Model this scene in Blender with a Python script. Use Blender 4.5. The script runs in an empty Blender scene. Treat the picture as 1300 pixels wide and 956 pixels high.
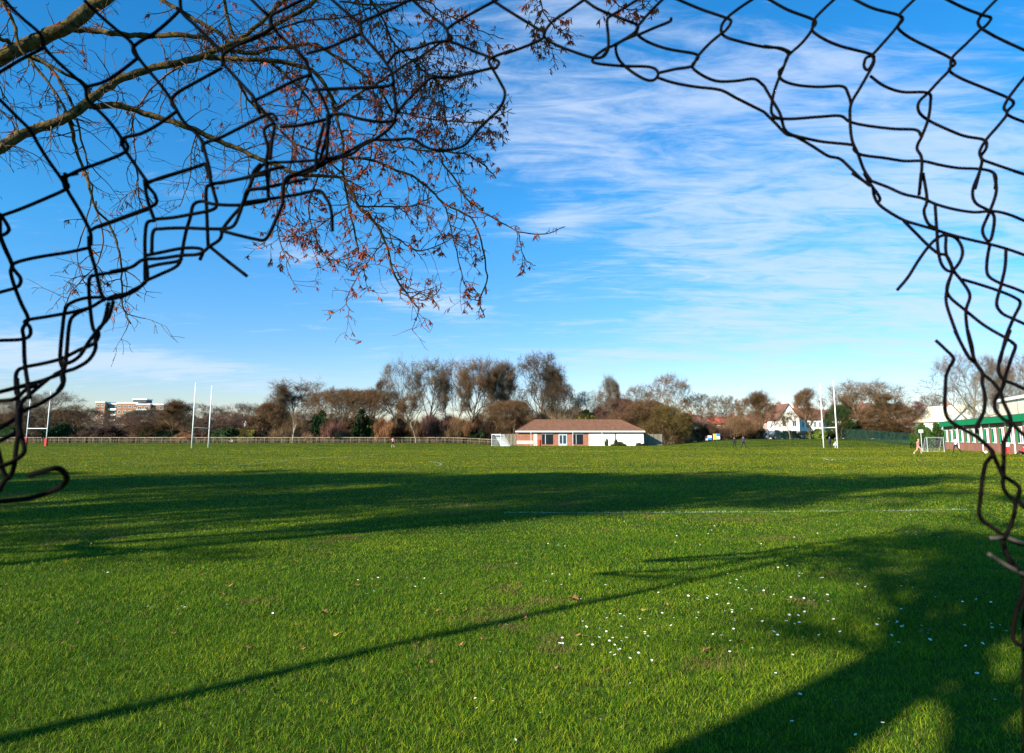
import bpy, math, random
import numpy as np
from mathutils import Vector, Matrix, Quaternion
random.seed(7); rng = np.random.default_rng(7)
R = math.radians
scene = bpy.context.scene
col = scene.collection

# ------------------------------------------------------------------ camera geometry
F = 867.0; CX = 650.0; CY = 433.0; EYE = 1.5
PITCH = R(8.07); SP, CP = math.sin(PITCH), math.cos(PITCH)
def P(px, py, D):
    "a point seen at that spot, at forward distance D"
    yv = (CY - py) / F
    dy = CP - SP * yv; dz = SP + CP * yv
    t = D / dy
    return Vector(((px - CX) / F * t, D, EYE + dz * t))
def X(px, D): return (px - CX) / F * D / 1.010
def Z(py, D): return P(650, py, D).z
def ground_pt(px, py):
    yv = (CY - py) / F
    dy = CP - SP * yv; dz = SP + CP * yv
    t = -EYE / dz
    return Vector(((px - CX) / F * t, dy * t, 0))

def sst(a, b, v):
    t = np.clip((v - a) / (b - a), 0, 1); return t * t * (3 - 2 * t)
def terrain(x, y):
    x = np.asarray(x, float); y = np.asarray(y, float)
    u = x / np.maximum(y, 1.0)
    h = 0.5 * (1 - sst(-0.10, 0.0, u)) + 1.25 * sst(0.20, 0.34, u) * (1 - 0.55 * sst(0.56, 0.62, u))
    return h * sst(108, 146, y) * sst(0, 1, y)
def T(x, y): return float(terrain(x, y))

# ------------------------------------------------------------------ helpers
def tag(o, label=None, cat=None, group=None, kind=None):
    if label: o['label'] = label
    if cat: o['category'] = cat
    if group: o['group'] = group
    if kind: o['kind'] = kind
    return o
def empty(name, loc, rz=0.0):
    o = bpy.data.objects.new(name, None); col.objects.link(o)
    o.location = loc; o.rotation_euler = (0, 0, rz); o.empty_display_size = 0.2
    return o
class MB:
    def __init__(s): s.v = []; s.f = []; s.m = []
    def add(s, vs, fs, mi=0):
        b = len(s.v); s.v.extend([tuple(v) for v in vs])
        for f in fs: s.f.append(tuple(i + b for i in f)); s.m.append(mi)
    def box(s, x0, x1, y0, y1, z0, z1, mi=0):
        vs = [(x, y, z) for z in (z0, z1) for y in (y0, y1) for x in (x0, x1)]
        s.add(vs, [(0, 2, 3, 1), (4, 5, 7, 6), (0, 1, 5, 4), (2, 6, 7, 3), (0, 4, 6, 2), (1, 3, 7, 5)], mi)
    def tube(s, pts, rad, n=5, mi=0, cap=True):
        pts = [Vector(p) for p in pts]; m = len(pts)
        if m < 2: return
        if not hasattr(rad, '__len__'): rad = [rad] * m
        vs = []; prev = None
        for i in range(m):
            d = (pts[min(i + 1, m - 1)] - pts[max(i - 1, 0)])
            if d.length < 1e-9: d = Vector((0, 0, 1))
            d.normalize()
            if prev is None:
                a = Vector((0, 0, 1)) if abs(d.z) < 0.9 else Vector((1, 0, 0))
                e = d.cross(a).normalized()
            else:
                e = prev - d * prev.dot(d)
                e = e.normalized() if e.length > 1e-6 else d.orthogonal().normalized()
            prev = e; g = d.cross(e)
            for k in range(n):
                a = 2 * math.pi * k / n
                vs.append(pts[i] + (e * math.cos(a) + g * math.sin(a)) * rad[i])
        fs = []
        for i in range(m - 1):
            for k in range(n):
                a = i * n + k; b = i * n + (k + 1) % n
                fs.append((a, b, b + n, a + n))
        if cap and n > 2:
            fs.append(tuple(range(n))[::-1]); fs.append(tuple(range((m - 1) * n, m * n)))
        s.add(vs, fs, mi)
    def build(s, name, mats, parent=None, smooth=False):
        me = bpy.data.meshes.new(name)
        me.from_pydata(s.v, [], s.f)
        if not isinstance(mats, (list, tuple)): mats = [mats]
        for m in mats: me.materials.append(m)
        if len(mats) > 1: me.polygons.foreach_set('material_index', s.m)
        if smooth: me.polygons.foreach_set('use_smooth', [True] * len(me.polygons))
        me.update()
        o = bpy.data.objects.new(name, me); col.objects.link(o)
        if parent is not None: o.parent = parent
        return o
def catmull(pts, sub=4):
    pts = [Vector(p) for p in pts]
    if len(pts) < 3: return pts
    q = [pts[0] * 2 - pts[1]] + pts + [pts[-1] * 2 - pts[-2]]
    out = []
    for i in range(1, len(q) - 2):
        for k in range(sub):
            t = k / sub
            a, b, c, d = q[i - 1], q[i], q[i + 1], q[i + 2]
            out.append(0.5 * ((2 * b) + (c - a) * t + (2 * a - 5 * b + 4 * c - d) * t * t + (3 * b - a - 3 * c + d) * t ** 3))
    out.append(pts[-1]); return out
def kids(o): return [c for c in bpy.data.objects if c.parent == o]
def copy_tree(o, children, parent=None):
    c = o.copy(); col.objects.link(c)
    if parent is not None: c.parent = parent
    for ch in children.get(o.name, []): copy_tree(ch, children, c)
    return c
def childmap():
    d = {}
    for o in bpy.data.objects:
        if o.parent is not None: d.setdefault(o.parent.name, []).append(o)
    return d

# ------------------------------------------------------------------ materials
def newmat(name):
    m = bpy.data.materials.new(name); m.use_nodes = True
    nt = m.node_tree; b = nt.nodes['Principled BSDF']
    return m, nt, b
def mat(name, c, rough=0.8, var=0.25, scale=3.0, c2=None, bump=0.0, spec=0.3, metal=0.0, coord='Object', stretch=(1, 1, 1)):
    m, nt, b = newmat(name)
    N = nt.nodes; L = nt.links
    tc = N.new('ShaderNodeTexCoord'); mp = N.new('ShaderNodeMapping'); mp.inputs['Scale'].default_value = stretch
    L.new(tc.outputs[coord], mp.inputs[0])
    nz = N.new('ShaderNodeTexNoise'); nz.inputs['Scale'].default_value = scale; nz.inputs['Detail'].default_value = 6
    L.new(mp.outputs[0], nz.inputs['Vector'])
    rp = N.new('ShaderNodeValToRGB')
    rp.color_ramp.elements[0].position = 0.3; rp.color_ramp.elements[1].position = 0.7
    a = [max(0, x * (1 - var)) for x in c]; e = c2 if c2 else [min(1, x * (1 + var)) for x in c]
    rp.color_ramp.elements[0].color = (*a, 1); rp.color_ramp.elements[1].color = (*e, 1)
    L.new(nz.outputs[0], rp.inputs[0]); L.new(rp.outputs[0], b.inputs['Base Color'])
    b.inputs['Roughness'].default_value = rough; b.inputs['Metallic'].default_value = metal
    b.inputs['Specular IOR Level'].default_value = spec
    if bump:
        bp = N.new('ShaderNodeBump'); bp.inputs['Strength'].default_value = bump; bp.inputs['Distance'].default_value = 0.02
        L.new(nz.outputs[0], bp.inputs['Height']); L.new(bp.outputs[0], b.inputs['Normal'])
    return m
def brickmat(name, c1, c2, mortar, sc=4.0):
    m, nt, b = newmat(name); N = nt.nodes; L = nt.links
    tc = N.new('ShaderNodeTexCoord'); bt = N.new('ShaderNodeTexBrick')
    mp = N.new('ShaderNodeMapping'); mp.inputs['Rotation'].default_value = (R(90), 0, 0)
    L.new(tc.outputs['Object'], mp.inputs[0]); L.new(mp.outputs[0], bt.inputs['Vector'])
    bt.inputs['Color1'].default_value = (*c1, 1); bt.inputs['Color2'].default_value = (*c2, 1); bt.inputs['Mortar'].default_value = (*mortar, 1)
    bt.inputs['Scale'].default_value = sc
    nz = N.new('ShaderNodeTexNoise'); nz.inputs['Scale'].default_value = 0.9; nz.inputs['Detail'].default_value = 5
    mx = N.new('ShaderNodeMix'); mx.data_type = 'RGBA'; mx.blend_type = 'MULTIPLY'; mx.inputs[0].default_value = 0.6
    L.new(tc.outputs['Object'], nz.inputs['Vector'])
    L.new(bt.outputs[0], mx.inputs[6]); L.new(nz.outputs[0], mx.inputs[7])
    L.new(mx.outputs[2], b.inputs['Base Color']); b.inputs['Roughness'].default_value = 0.9
    return m
def objcolmat(name, rough=0.85, var=0.35, scale=1.5, trans=0.0):
    "base colour taken from each object's own colour"
    m, nt, b = newmat(name); N = nt.nodes; L = nt.links
    oi = N.new('ShaderNodeObjectInfo'); nz = N.new('ShaderNodeTexNoise'); tc = N.new('ShaderNodeTexCoord')
    nz.inputs['Scale'].default_value = scale; nz.inputs['Detail'].default_value = 4
    L.new(tc.outputs['Object'], nz.inputs['Vector'])
    mr = N.new('ShaderNodeMapRange'); mr.inputs[1].default_value = 0.3; mr.inputs[2].default_value = 0.7
    mr.inputs[3].default_value = 1 - var; mr.inputs[4].default_value = 1 + var
    L.new(nz.outputs[0], mr.inputs[0])
    mx = N.new('ShaderNodeVectorMath'); mx.operation = 'SCALE'
    L.new(oi.outputs['Color'], mx.inputs[0]); L.new(mr.outputs[0], mx.inputs['Scale'])
    L.new(mx.outputs[0], b.inputs['Base Color']); b.inputs['Roughness'].default_value = rough
    b.inputs['Specular IOR Level'].default_value = 0.2
    return m
M = {}
M['wire'] = mat('wire_coating', (0.002, 0.002, 0.002), 0.75, 0.3, 45, c2=(0.006, 0.004, 0.0035), spec=0.03)
M['wire_bare'] = mat('bare_wire', (0.04, 0.033, 0.028), 0.7, 0.3, 60, c2=(0.08, 0.066, 0.055), spec=0.2)
M['bark_near'] = mat('mossy_bark', (0.008, 0.006, 0.004), 0.95, 0.3, 30, c2=(0.14, 0.088, 0.02), bump=0.8, coord='Object')
M['twig_near'] = mat('reddish_twig', (0.025, 0.014, 0.010), 0.8, 0.4, 12, c2=(0.17, 0.095, 0.06))
M['catkin'] = mat('red_catkin', (0.26, 0.036, 0.014), 0.8, 0.5, 25, c2=(0.58, 0.13, 0.045))
M['tree'] = objcolmat('tree_bark', 0.9, 0.3, 0.8)
M['twigs'] = objcolmat('tree_twigs', 0.9, 0.35, 0.5)
M['leaf'] = objcolmat('bush_leaf', 0.8, 0.4, 0.8)
M['white'] = mat('white_paint', (0.8, 0.8, 0.78), 0.5, 0.06, 2)
M['cream'] = mat('cream_render', (0.72, 0.64, 0.47), 0.8, 0.08, 1)
M['whitewall'] = mat('white_render', (0.82, 0.79, 0.72), 0.8, 0.06, 1)
M['red_pad'] = mat('red_padding', (0.42, 0.025, 0.015), 0.6, 0.1, 4)
M['wood'] = mat('weathered_wood', (0.20, 0.14, 0.085), 0.9, 0.3, 5, c2=(0.38, 0.29, 0.18))
M['postwood'] = mat('dark_post_wood', (0.10, 0.07, 0.045), 0.9, 0.3, 5, c2=(0.26, 0.19, 0.12))
M['paling'] = mat('brown_palings', (0.07, 0.05, 0.025), 0.9, 0.4, 1.2, c2=(0.26, 0.18, 0.10))
M['greywood'] = mat('grey_fence_wood', (0.20, 0.17, 0.13), 0.9, 0.25, 5)
M['brick'] = brickmat('red_brick', (0.52, 0.17, 0.09), (0.42, 0.12, 0.06), (0.45, 0.30, 0.22), 4)
M['obrick'] = brickmat('orange_brick', (0.42, 0.17, 0.07), (0.34, 0.13, 0.055), (0.34, 0.24, 0.15), 3)
M['pavroof'] = mat('clay_tile_roof', (0.165, 0.075, 0.042), 0.9, 0.22, 1.2, stretch=(1.5, 1.5, 0.3))
M['houseroof'] = mat('brown_tile_roof', (0.17, 0.075, 0.05), 0.9, 0.25, 0.8)
M['redroof'] = mat('red_tile_roof', (0.38, 0.09, 0.05), 0.9, 0.2, 0.8)
M['slate'] = mat('dark_slate', (0.06, 0.06, 0.07), 0.8, 0.2, 1)
M['glass'] = mat('window_glass', (0.03, 0.04, 0.055), 0.15, 0.3, 2, spec=0.6)
M['shutter'] = mat('dark_shutter', (0.013, 0.016, 0.018), 0.9, 0.3, 2, spec=.1)
M['green'] = mat('green_fascia', (0.0, 0.22, 0.07), 0.55, 0.1, 1)
M['gfence'] = mat('dark_green_mesh', (0.012, 0.045, 0.03), 0.7, 0.4, 1.5)
M['greymetal'] = mat('grey_metal', (0.45, 0.47, 0.5), 0.5, 0.1, 3)
M['net'] = mat('white_net', (0.75, 0.75, 0.72), 0.8, 0.05, 5)
M['redpaint'] = mat('red_plastic', (0.55, 0.05, 0.02), 0.5, 0.1, 5)
M['yellow'] = mat('yellow_cloth', (0.8, 0.65, 0.05), 0.6, 0.1, 5)
M['blue'] = mat('blue_cloth', (0.05, 0.2, 0.6), 0.6, 0.1, 5)
M['skin'] = mat('skin', (0.5, 0.28, 0.19), 0.6, 0.05, 5)
M['black'] = mat('black_cloth', (0.015, 0.015, 0.02), 0.9, 0.2, 5)
M['navy'] = mat('navy_cloth', (0.03, 0.04, 0.08), 0.9, 0.2, 5)
M['pink'] = mat('pink_cloth', (0.75, 0.28, 0.24), 0.85, 0.1, 5)
M['wcloth'] = mat('white_cloth', (0.75, 0.75, 0.75), 0.85, 0.05, 5)
M['rcloth'] = mat('red_cloth', (0.6, 0.04, 0.04), 0.85, 0.1, 5)
M['hair'] = mat('brown_hair', (0.06, 0.035, 0.02), 0.8, 0.2, 20)
M['blond'] = mat('fair_hair', (0.4, 0.26, 0.10), 0.8, 0.2, 20)
M['rubber'] = mat('black_rubber', (0.02, 0.02, 0.02), 0.8, 0.1, 5)
M['carwhite'] = mat('white_car_paint', (0.75, 0.76, 0.78), 0.25, 0.03, 1, spec=0.6)
M['cardark'] = mat('dark_car_paint', (0.05, 0.06, 0.08), 0.25, 0.05, 1, spec=0.6)
M['carsilver'] = mat('silver_car_paint', (0.45, 0.46, 0.48), 0.3, 0.05, 1, spec=0.6)
M['petal'] = mat('daisy_petal', (0.8, 0.8, 0.76), 0.7, 0.05, 30)
M['pollen'] = mat('daisy_centre', (0.75, 0.5, 0.04), 0.8, 0.1, 30)
M['stem'] = mat('daisy_stem', (0.08, 0.16, 0.03), 0.8, 0.2, 30)
M['deadleaf'] = mat('dead_leaf', (0.20, 0.075, 0.028), 0.85, 0.35, 30, c2=(0.36, 0.18, 0.07))
M['straw'] = mat('yellow_leaf', (0.5, 0.36, 0.05), 0.8, 0.3, 30)

# ------------------------------------------------------------------ ground
def ground():
    ys = np.concatenate([np.arange(-60, 0, 6), np.arange(0, 100, 2.5), np.arange(100, 160, 2), np.array([165, 175, 190, 220, 300, 450, 700, 1200, 2500, 6000])])
    us = np.concatenate([[-3000, -900, -400, -200], np.arange(-150, 151, 3.0), [200, 400, 900, 3000]])
    XX, YY = np.meshgrid(us, ys)
    ZZ = terrain(XX, YY)
    v = np.stack([XX, YY, ZZ], -1).reshape(-1, 3)
    n, m = XX.shape
    f = [(i * m + j, i * m + j + 1, (i + 1) * m + j + 1, (i + 1) * m + j) for i in range(n - 1) for j in range(m - 1)]
    me = bpy.data.meshes.new('ground'); me.from_pydata(v.tolist(), [], f)
    me.polygons.foreach_set('use_smooth', [True] * len(f))
    mt, nt, b = newmat('turf_soil'); N = nt.nodes; L = nt.links
    tc = N.new('ShaderNodeTexCoord')
    def noise(s, d=6):
        z = N.new('ShaderNodeTexNoise'); z.inputs['Scale'].default_value = s; z.inputs['Detail'].default_value = d
        L.new(tc.outputs['Object'], z.inputs['Vector']); return z
    a = noise(0.25); c = noise(9, 8)
    rp = N.new('ShaderNodeValToRGB'); rp.color_ramp.elements[0].position = .35; rp.color_ramp.elements[1].position = .68
    rp.color_ramp.elements[0].color = (0.03, 0.06, 0.006, 1); rp.color_ramp.elements[1].color = (0.075, 0.11, 0.01, 1)
    L.new(a.outputs[0], rp.inputs[0])
    rp2 = N.new('ShaderNodeValToRGB'); rp2.color_ramp.elements[0].position = .3; rp2.color_ramp.elements[1].position = .7
    rp2.color_ramp.elements[0].color = (0.45, 0.45, 0.45, 1); rp2.color_ramp.elements[1].color = (1.3, 1.3, 1.2, 1)
    L.new(c.outputs[0], rp2.inputs[0])
    mx = N.new('ShaderNodeMix'); mx.data_type = 'RGBA'; mx.blend_type = 'MULTIPLY'; mx.inputs[0].default_value = 1
    L.new(rp.outputs[0], mx.inputs[6]); L.new(rp2.outputs[0], mx.inputs[7])
    L.new(mx.outputs[2], b.inputs['Base Color']); b.inputs['Roughness'].default_value = 1; b.inputs['Specular IOR Level'].default_value = 0.05
    bp = N.new('ShaderNodeBump'); bp.inputs['Distance'].default_value = 0.05; L.new(c.outputs[0], bp.inputs['Height']); L.new(bp.outputs[0], b.inputs['Normal'])
    me.materials.append(mt)
    o = bpy.data.objects.new('ground', me); col.objects.link(o); tag(o, kind='structure')
ground()

# pitch marking lines, as ground polylines (source-pixel traces put on the ground)
LINES = [([(640, 651), (780, 651), (900, 650.5), (1020, 649.5), (1130, 648.5), (1225, 647)], 0.10),
         ([(270, 593), (330, 588), (385, 583), (440, 579.5), (490, 576)], 0.14),
         ([(545, 586), (556, 587.5), (560, 589.5), (556, 591), (546, 591.5)], 0.14),
         ([(1046, 582), (1054, 584.5), (1064, 583.2), (1120, 582.5), (1180, 585)], 0.14),
         ([(0, 575), (180, 574.3), (330, 574)], 0.12),
         ([(200, 586), (60, 590)], 0.12)]
linepts = []
mb = MB()
for pts, w in LINES:
    g = [ground_pt(*p) for p in pts]
    g = catmull(g, 6)
    linepts.append((np.array([[p.x, p.y] for p in g]), w))
    for a, b in zip(g[:-1], g[1:]):
        d = (b - a); 
        if d.length < 1e-6: continue
        n = Vector((-d.y, d.x, 0)).normalized() * w / 2
        z = Vector((0, 0, 0.004))
        mb.add([a - n + z, b - n + z, b + n + z, a + n + z], [(0, 1, 2, 3)])
o = mb.build('pitch_marking', mat('worn_line_paint', (0.04, 0.08, 0.01), 0.9, 0.3, 3, c2=(0.35, 0.40, 0.26)))
tag(o, kind='structure')

# ------------------------------------------------------------------ grass blades (one object of stuff)
def vnoise(x, y, s, seed):
    g = np.random.default_rng(seed).uniform(0, 1, (256, 256)); a = x / s + 1000.0; b = y / s + 1000.0
    i = np.floor(a).astype(int); j = np.floor(b).astype(int); u = a - i; v = b - j; u = u * u * (3 - 2 * u); v = v * v * (3 - 2 * v)
    i %= 255; j %= 255
    return (g[i, j] * (1 - u) + g[i + 1, j] * u) * (1 - v) + (g[i, j + 1] * (1 - u) + g[i + 1, j + 1] * u) * v
def grass():
    Vs = []; tints = []; dead = []
    bands = [(2.6, 4.2, 7500), (4.2, 6.0, 6500), (6.0, 8.0, 4600), (8.0, 11, 2600), (11, 15, 1150), (15, 22, 560), (22, 34, 240), (34, 55, 95), (55, 85, 36), (85, 135, 13)]
    for (a, b, dens) in bands:
        w = 0.82
        area = w * (b * b - a * a)
        n = int(area * dens)
        y = np.sqrt(rng.uniform(a * a, b * b, n)); x = rng.uniform(-w, w, n) * y
        D = (a + b) / 2
        hw = 0.0014 * max(1, (D / 5.0)) * rng.uniform(0.6, 1.3, n)
        # tufts: height varies in patches
        patch = .55 * vnoise(x, y, .22, 1) + .45 * vnoise(x, y, .8, 2)
        worn = vnoise(x, y, 1.3, 3) * .6 + vnoise(x, y, .3, 4) * .4
        h = (0.010 + 0.036 * patch ** 1.5 + rng.uniform(0, 0.015, n)) * (1 if D < 12 else 0.9)
        th = rng.uniform(0, 2 * np.pi, n); lean = rng.uniform(0.15, 1.5, n) * h
        ph = rng.uniform(0, 2 * np.pi, n)
        dx = np.cos(th) * hw; dy = np.sin(th) * hw
        z0 = terrain(x, y) - 0.002
        lx = np.cos(ph) * lean; ly = np.sin(ph) * lean
        v0 = np.stack([x - dx, y - dy, z0], 1); v1 = np.stack([x + dx, y + dy, z0], 1)
        m0 = np.stack([x - dx * .8 + lx * .35, y - dy * .8 + ly * .35, z0 + h * .6], 1)
        m1 = np.stack([x + dx * .8 + lx * .35, y + dy * .8 + ly * .35, z0 + h * .6], 1)
        tp = np.stack([x + lx, y + ly, z0 + h], 1)
        tri = np.stack([v0, v1, m1, v0, m1, m0, m0, m1, tp], 1).reshape(-1, 3)
        big = .4 * vnoise(x, y, 3.5, 5) + .35 * vnoise(x, y, .9, 6) + .25 * vnoise(x, y, .3, 7)
        t = np.clip(0.75 * rng.uniform(0, 1, n) ** 1.3 + 0.5 * (big - .25), 0, 1)
        # painted blades on the pitch lines
        paint = np.zeros(n)
        for lp, lw in linepts:
            if lp[:, 1].max() < a - 1 or lp[:, 1].min() > b + 1: continue
            for (p, q) in zip(lp[:-1], lp[1:]):
                d = q - p; L2 = (d * d).sum()
                if L2 < 1e-9: continue
                s = np.clip(((x - p[0]) * d[0] + (y - p[1]) * d[1]) / L2, 0, 1)
                dist = np.hypot(x - p[0] - s * d[0], y - p[1] - s * d[1])
                paint = np.where((dist < lw * .6) & (rng.uniform(0, 1, n) < .9 * vnoise(x, y, .5, 8) ** 1.5), 1, paint)
        dd = (rng.uniform(0, 1, n) < 0.04 + 0.55 * sst(.66, .85, worn)).astype(float)
        Vs.append(tri); 
        tints.append(np.repeat(t, 9)); dead.append(np.repeat(np.where(paint > 0, 2.0, dd), 9))
    V = np.concatenate(Vs).astype(np.float32); nt_ = len(V) // 3
    me = bpy.data.meshes.new('grass')
    me.vertices.add(len(V)); me.vertices.foreach_set('co', V.ravel())
    me.loops.add(len(V)); me.loops.foreach_set('vertex_index', np.arange(len(V), dtype=np.int32))
    me.polygons.add(nt_); me.polygons.foreach_set('loop_start', np.arange(0, len(V), 3, dtype=np.int32))
    me.polygons.foreach_set('loop_total', np.full(nt_, 3, dtype=np.int32))
    a = me.attributes.new('tint', 'FLOAT', 'POINT'); a.data.foreach_set('value', np.concatenate(tints).astype(np.float32))
    a = me.attributes.new('dead', 'FLOAT', 'POINT'); a.data.foreach_set('value', np.concatenate(dead).astype(np.float32))
    me.update()
    mt, nt, b = newmat('grass_blade'); N = nt.nodes; L = nt.links
    at = N.new('ShaderNodeAttribute'); at.attribute_name = 'tint'
    rp = N.new('ShaderNodeValToRGB'); e = rp.color_ramp.elements
    e[0].color = (0.016, 0.08, 0.003, 1); e[1].color = (0.37, 0.41, 0.012, 1)
    k = e.new(0.5); k.color = (0.08, 0.172, 0.004, 1)
    L.new(at.outputs['Fac'], rp.inputs[0])
    # the mown pitch further out is yellower than the rough edge by the fence
    tc = N.new('ShaderNodeTexCoord'); sx = N.new('ShaderNodeSeparateXYZ'); L.new(tc.outputs['Object'], sx.inputs[0])
    mr = N.new('ShaderNodeMapRange'); mr.inputs[1].default_value = 8; mr.inputs[2].default_value = 40; L.new(sx.outputs[1], mr.inputs[0])
    mx0 = N.new('ShaderNodeMix'); mx0.data_type = 'RGBA'; mx0.blend_type = 'MULTIPLY'
    L.new(mr.outputs[0], mx0.inputs[0]); L.new(rp.outputs[0], mx0.inputs[6]); mx0.inputs[7].default_value = (1.75, 1.12, 0.55, 1)
    ad = N.new('ShaderNodeAttribute'); ad.attribute_name = 'dead'
    r2 = N.new('ShaderNodeMath'); r2.operation = 'MINIMUM'; r2.inputs[1].default_value = 1; L.new(ad.outputs['Fac'], r2.inputs[0])
    mx = N.new('ShaderNodeMix'); mx.data_type = 'RGBA'; L.new(r2.outputs[0], mx.inputs[0]); L.new(mx0.outputs[2], mx.inputs[6]); mx.inputs[7].default_value = (0.22, 0.14, 0.05, 1)
    r3 = N.new('ShaderNodeMath'); r3.operation = 'SUBTRACT'; r3.inputs[1].default_value = 1; r3.use_clamp = True; L.new(ad.outputs['Fac'], r3.inputs[0])
    mx2 = N.new('ShaderNodeMix'); mx2.data_type = 'RGBA'; L.new(r3.outputs[0], mx2.inputs[0]); L.new(mx.outputs[2], mx2.inputs[6]); mx2.inputs[7].default_value = (0.55, 0.6, 0.45, 1)
    L.new(mx2.outputs[2], b.inputs['Base Color']); b.inputs['Roughness'].default_value = 0.6; b.inputs['Specular IOR Level'].default_value = 0.15
    tr = N.new('ShaderNodeBsdfTranslucent'); L.new(mx2.outputs[2], tr.inputs[0])
    ms = N.new('ShaderNodeMixShader'); ms.inputs[0].default_value = 0.3
    L.new(b.outputs[0], ms.inputs[1]); L.new(tr.outputs[0], ms.inputs[2]); L.new(ms.outputs[0], N['Material Output'].inputs[0])
    me.materials.append(mt)
    o = bpy.data.objects.new('grass', me); col.objects.link(o)
    tag(o, 'short green grass covering the playing field', 'grass', kind='stuff')
grass()

# ------------------------------------------------------------------ trees
def slivers(pts, dirs, length, width, n_each, spread, rs):
    "thin twig triangles starting at pts"
    pts = np.repeat(pts, n_each, 0); dirs = np.repeat(dirs, n_each, 0)
    n = len(pts)
    d = dirs + rs.normal(0, spread, (n, 3)); d /= np.linalg.norm(d, axis=1)[:, None]
    pts = pts + dirs * rs.uniform(-0.5, 0.3, (n, 1)) * length
    l = length * rs.uniform(.5, 1.3, (n, 1))
    s = np.cross(d, rs.normal(0, 1, (n, 3))); s /= np.linalg.norm(s, axis=1)[:, None]
    w = width * .5
    v = np.stack([pts - s * w, pts + s * w, pts + d * l], 1).reshape(-1, 3)
    return v
def tree_proto(name, seed, H=14.0, trunk=0.35, n1=9, ang1=0.75, L1=0.5, up=0.25, stems=1, r0=0.3, lv=4, tw=1.0, droop=0.0, flat=0.0, sliv=9, env=(.62, .36, .40), sf=.60):
    rs = np.random.default_rng(seed); rd = random.Random(seed)
    low = MB(); hi = MB(); tips = []; tdir = []
    ez, ex, eh = env[0] * H, env[1] * H, env[2] * H
    lump = [(Vector((rd.gauss(0, 1), rd.gauss(0, 1), rd.gauss(0, 1))).normalized(), rd.uniform(-.16, .12)) for _ in range(9)]
    def inside(p, k=1.0):
        q = Vector((p.x / ex, p.y / ex, (p.z - ez) / eh)); l = q.length
        if l < .3: return True
        n = q / l; b = 1 + sum(a * max(0, n.dot(v)) ** 3 for v, a in lump)
        return l < b * k
    def grow(p, d, L, r, level, nseg):
        pts = [p.copy()]; rad = [r]; q = p.copy(); dd = d.copy(); ds = [d.copy()]
        for i in range(nseg):
            j = (0.10 if name != 'thick' else .012) + 0.07 * level
            dd = dd + Vector((rd.gauss(0, j), rd.gauss(0, j), rd.gauss(0, j) + up * .35 * (level > 0) - droop * (level > 1)))
            dd.normalize(); q = q + dd * (L / nseg)
            if level > 0 and i > 0 and q.z > ez - eh * .6 and not inside(q, 1.0 + .03 * level + rd.uniform(-.05, .05)): break
            pts.append(q.copy()); ds.append(dd.copy())
            rad.append(r * (1 - 0.72 * (i + 1) / nseg))
        nseg = len(pts) - 1
        tgt = low if level <= 1 else hi
        tgt.tube(pts, rad, 6 if level == 0 else (4 if level == 1 else 3), cap=False)
        if level >= lv - 1:
            for k in range(1, nseg + 1): tips.append(tuple(pts[k])); tdir.append(tuple(ds[k]))
        if level >= lv: return
        nch = [n1, 6, 4, 3][min(level, 3)]
        for c in range(nch):
            t = (trunk + (1 - trunk) * (c + .5) / nch) if level == 0 else rd.uniform(0.25, 1.0)
            if level > 0 and c == 0: t = 1.0
            k = min(int(t * nseg), nseg - 1); fr = t * nseg - k
            pp = pts[k].lerp(pts[k + 1], min(fr, 1)); base = ds[k]
            az = rd.uniform(0, 2 * math.pi) if level else c * 2.4 + rd.uniform(-.4, .4)
            perp = base.orthogonal().normalized(); perp.rotate(Quaternion(base, az))
            an = ang1 * rd.uniform(.7, 1.25) * (1.0 if level == 0 else 0.85)
            if level == 0: an *= 1.15 - 0.6 * (c / nch)
            nd = base * math.cos(an) + perp * math.sin(an)
            nd = (nd + Vector((0, 0, up * .5))).normalized()
            if flat: nd.z *= (1 - flat); nd.normalize()
            LL = L * (L1 if level == 0 else 0.55) * rd.uniform(.75, 1.2)
            if level == 0:
                q = pp.copy(); LL = 0
                while LL < H and (inside(q) or q.z < ez - eh * .3 and LL < H * (.35 if name != 'thick' else .17)): q = q + nd * .3; LL += .3
                LL = max(LL * rd.uniform(.8, 1.0), H * .12)
            rr = max(rad[min(k, len(rad) - 1)] * (0.58 if level == 0 else 0.6), 0.012)
            grow(pp, nd, LL, rr, level + 1, 4 if level < 2 else 3)
    for s in range(stems):
        a = 2 * math.pi * s / stems + .5
        o = Vector((math.cos(a), math.sin(a), 0)) * (0.25 * (stems > 1))
        d = Vector((math.cos(a) * .22 * (stems > 1), math.sin(a) * .22 * (stems > 1), 1)).normalized()
        grow(o - Vector((0, 0, .3)), d, H * rd.uniform(.85, 1) * (0.82), r0, 0, 8)
    tips = np.array(tips); tdir = np.array(tdir)
    sv = slivers(tips, tdir, 1.0 * tw, 0.022, max(1, int(sliv * sf)), 0.42, rs)
    base = len(hi.v); hi.v.extend(map(tuple, sv)); hi.f.extend([(base + 3 * i, base + 3 * i + 1, base + 3 * i + 2) for i in range(len(sv) // 3)]); hi.m.extend([0] * (len(sv) // 3))
    allv = np.array(hi.v)
    z1 = np.percentile(allv[:, 2], 99.7); wd = np.percentile(np.abs(allv[:, 0]), 98) + np.percentile(np.abs(allv[:, 1]), 98)
    a = low.build(name + '_trunk', M['tree']).data; b = hi.build(name + '_crown', M['twigs']).data
    for o in list(col.objects)[-2:]: bpy.data.objects.remove(o)
    return a, b, z1, wd
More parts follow.
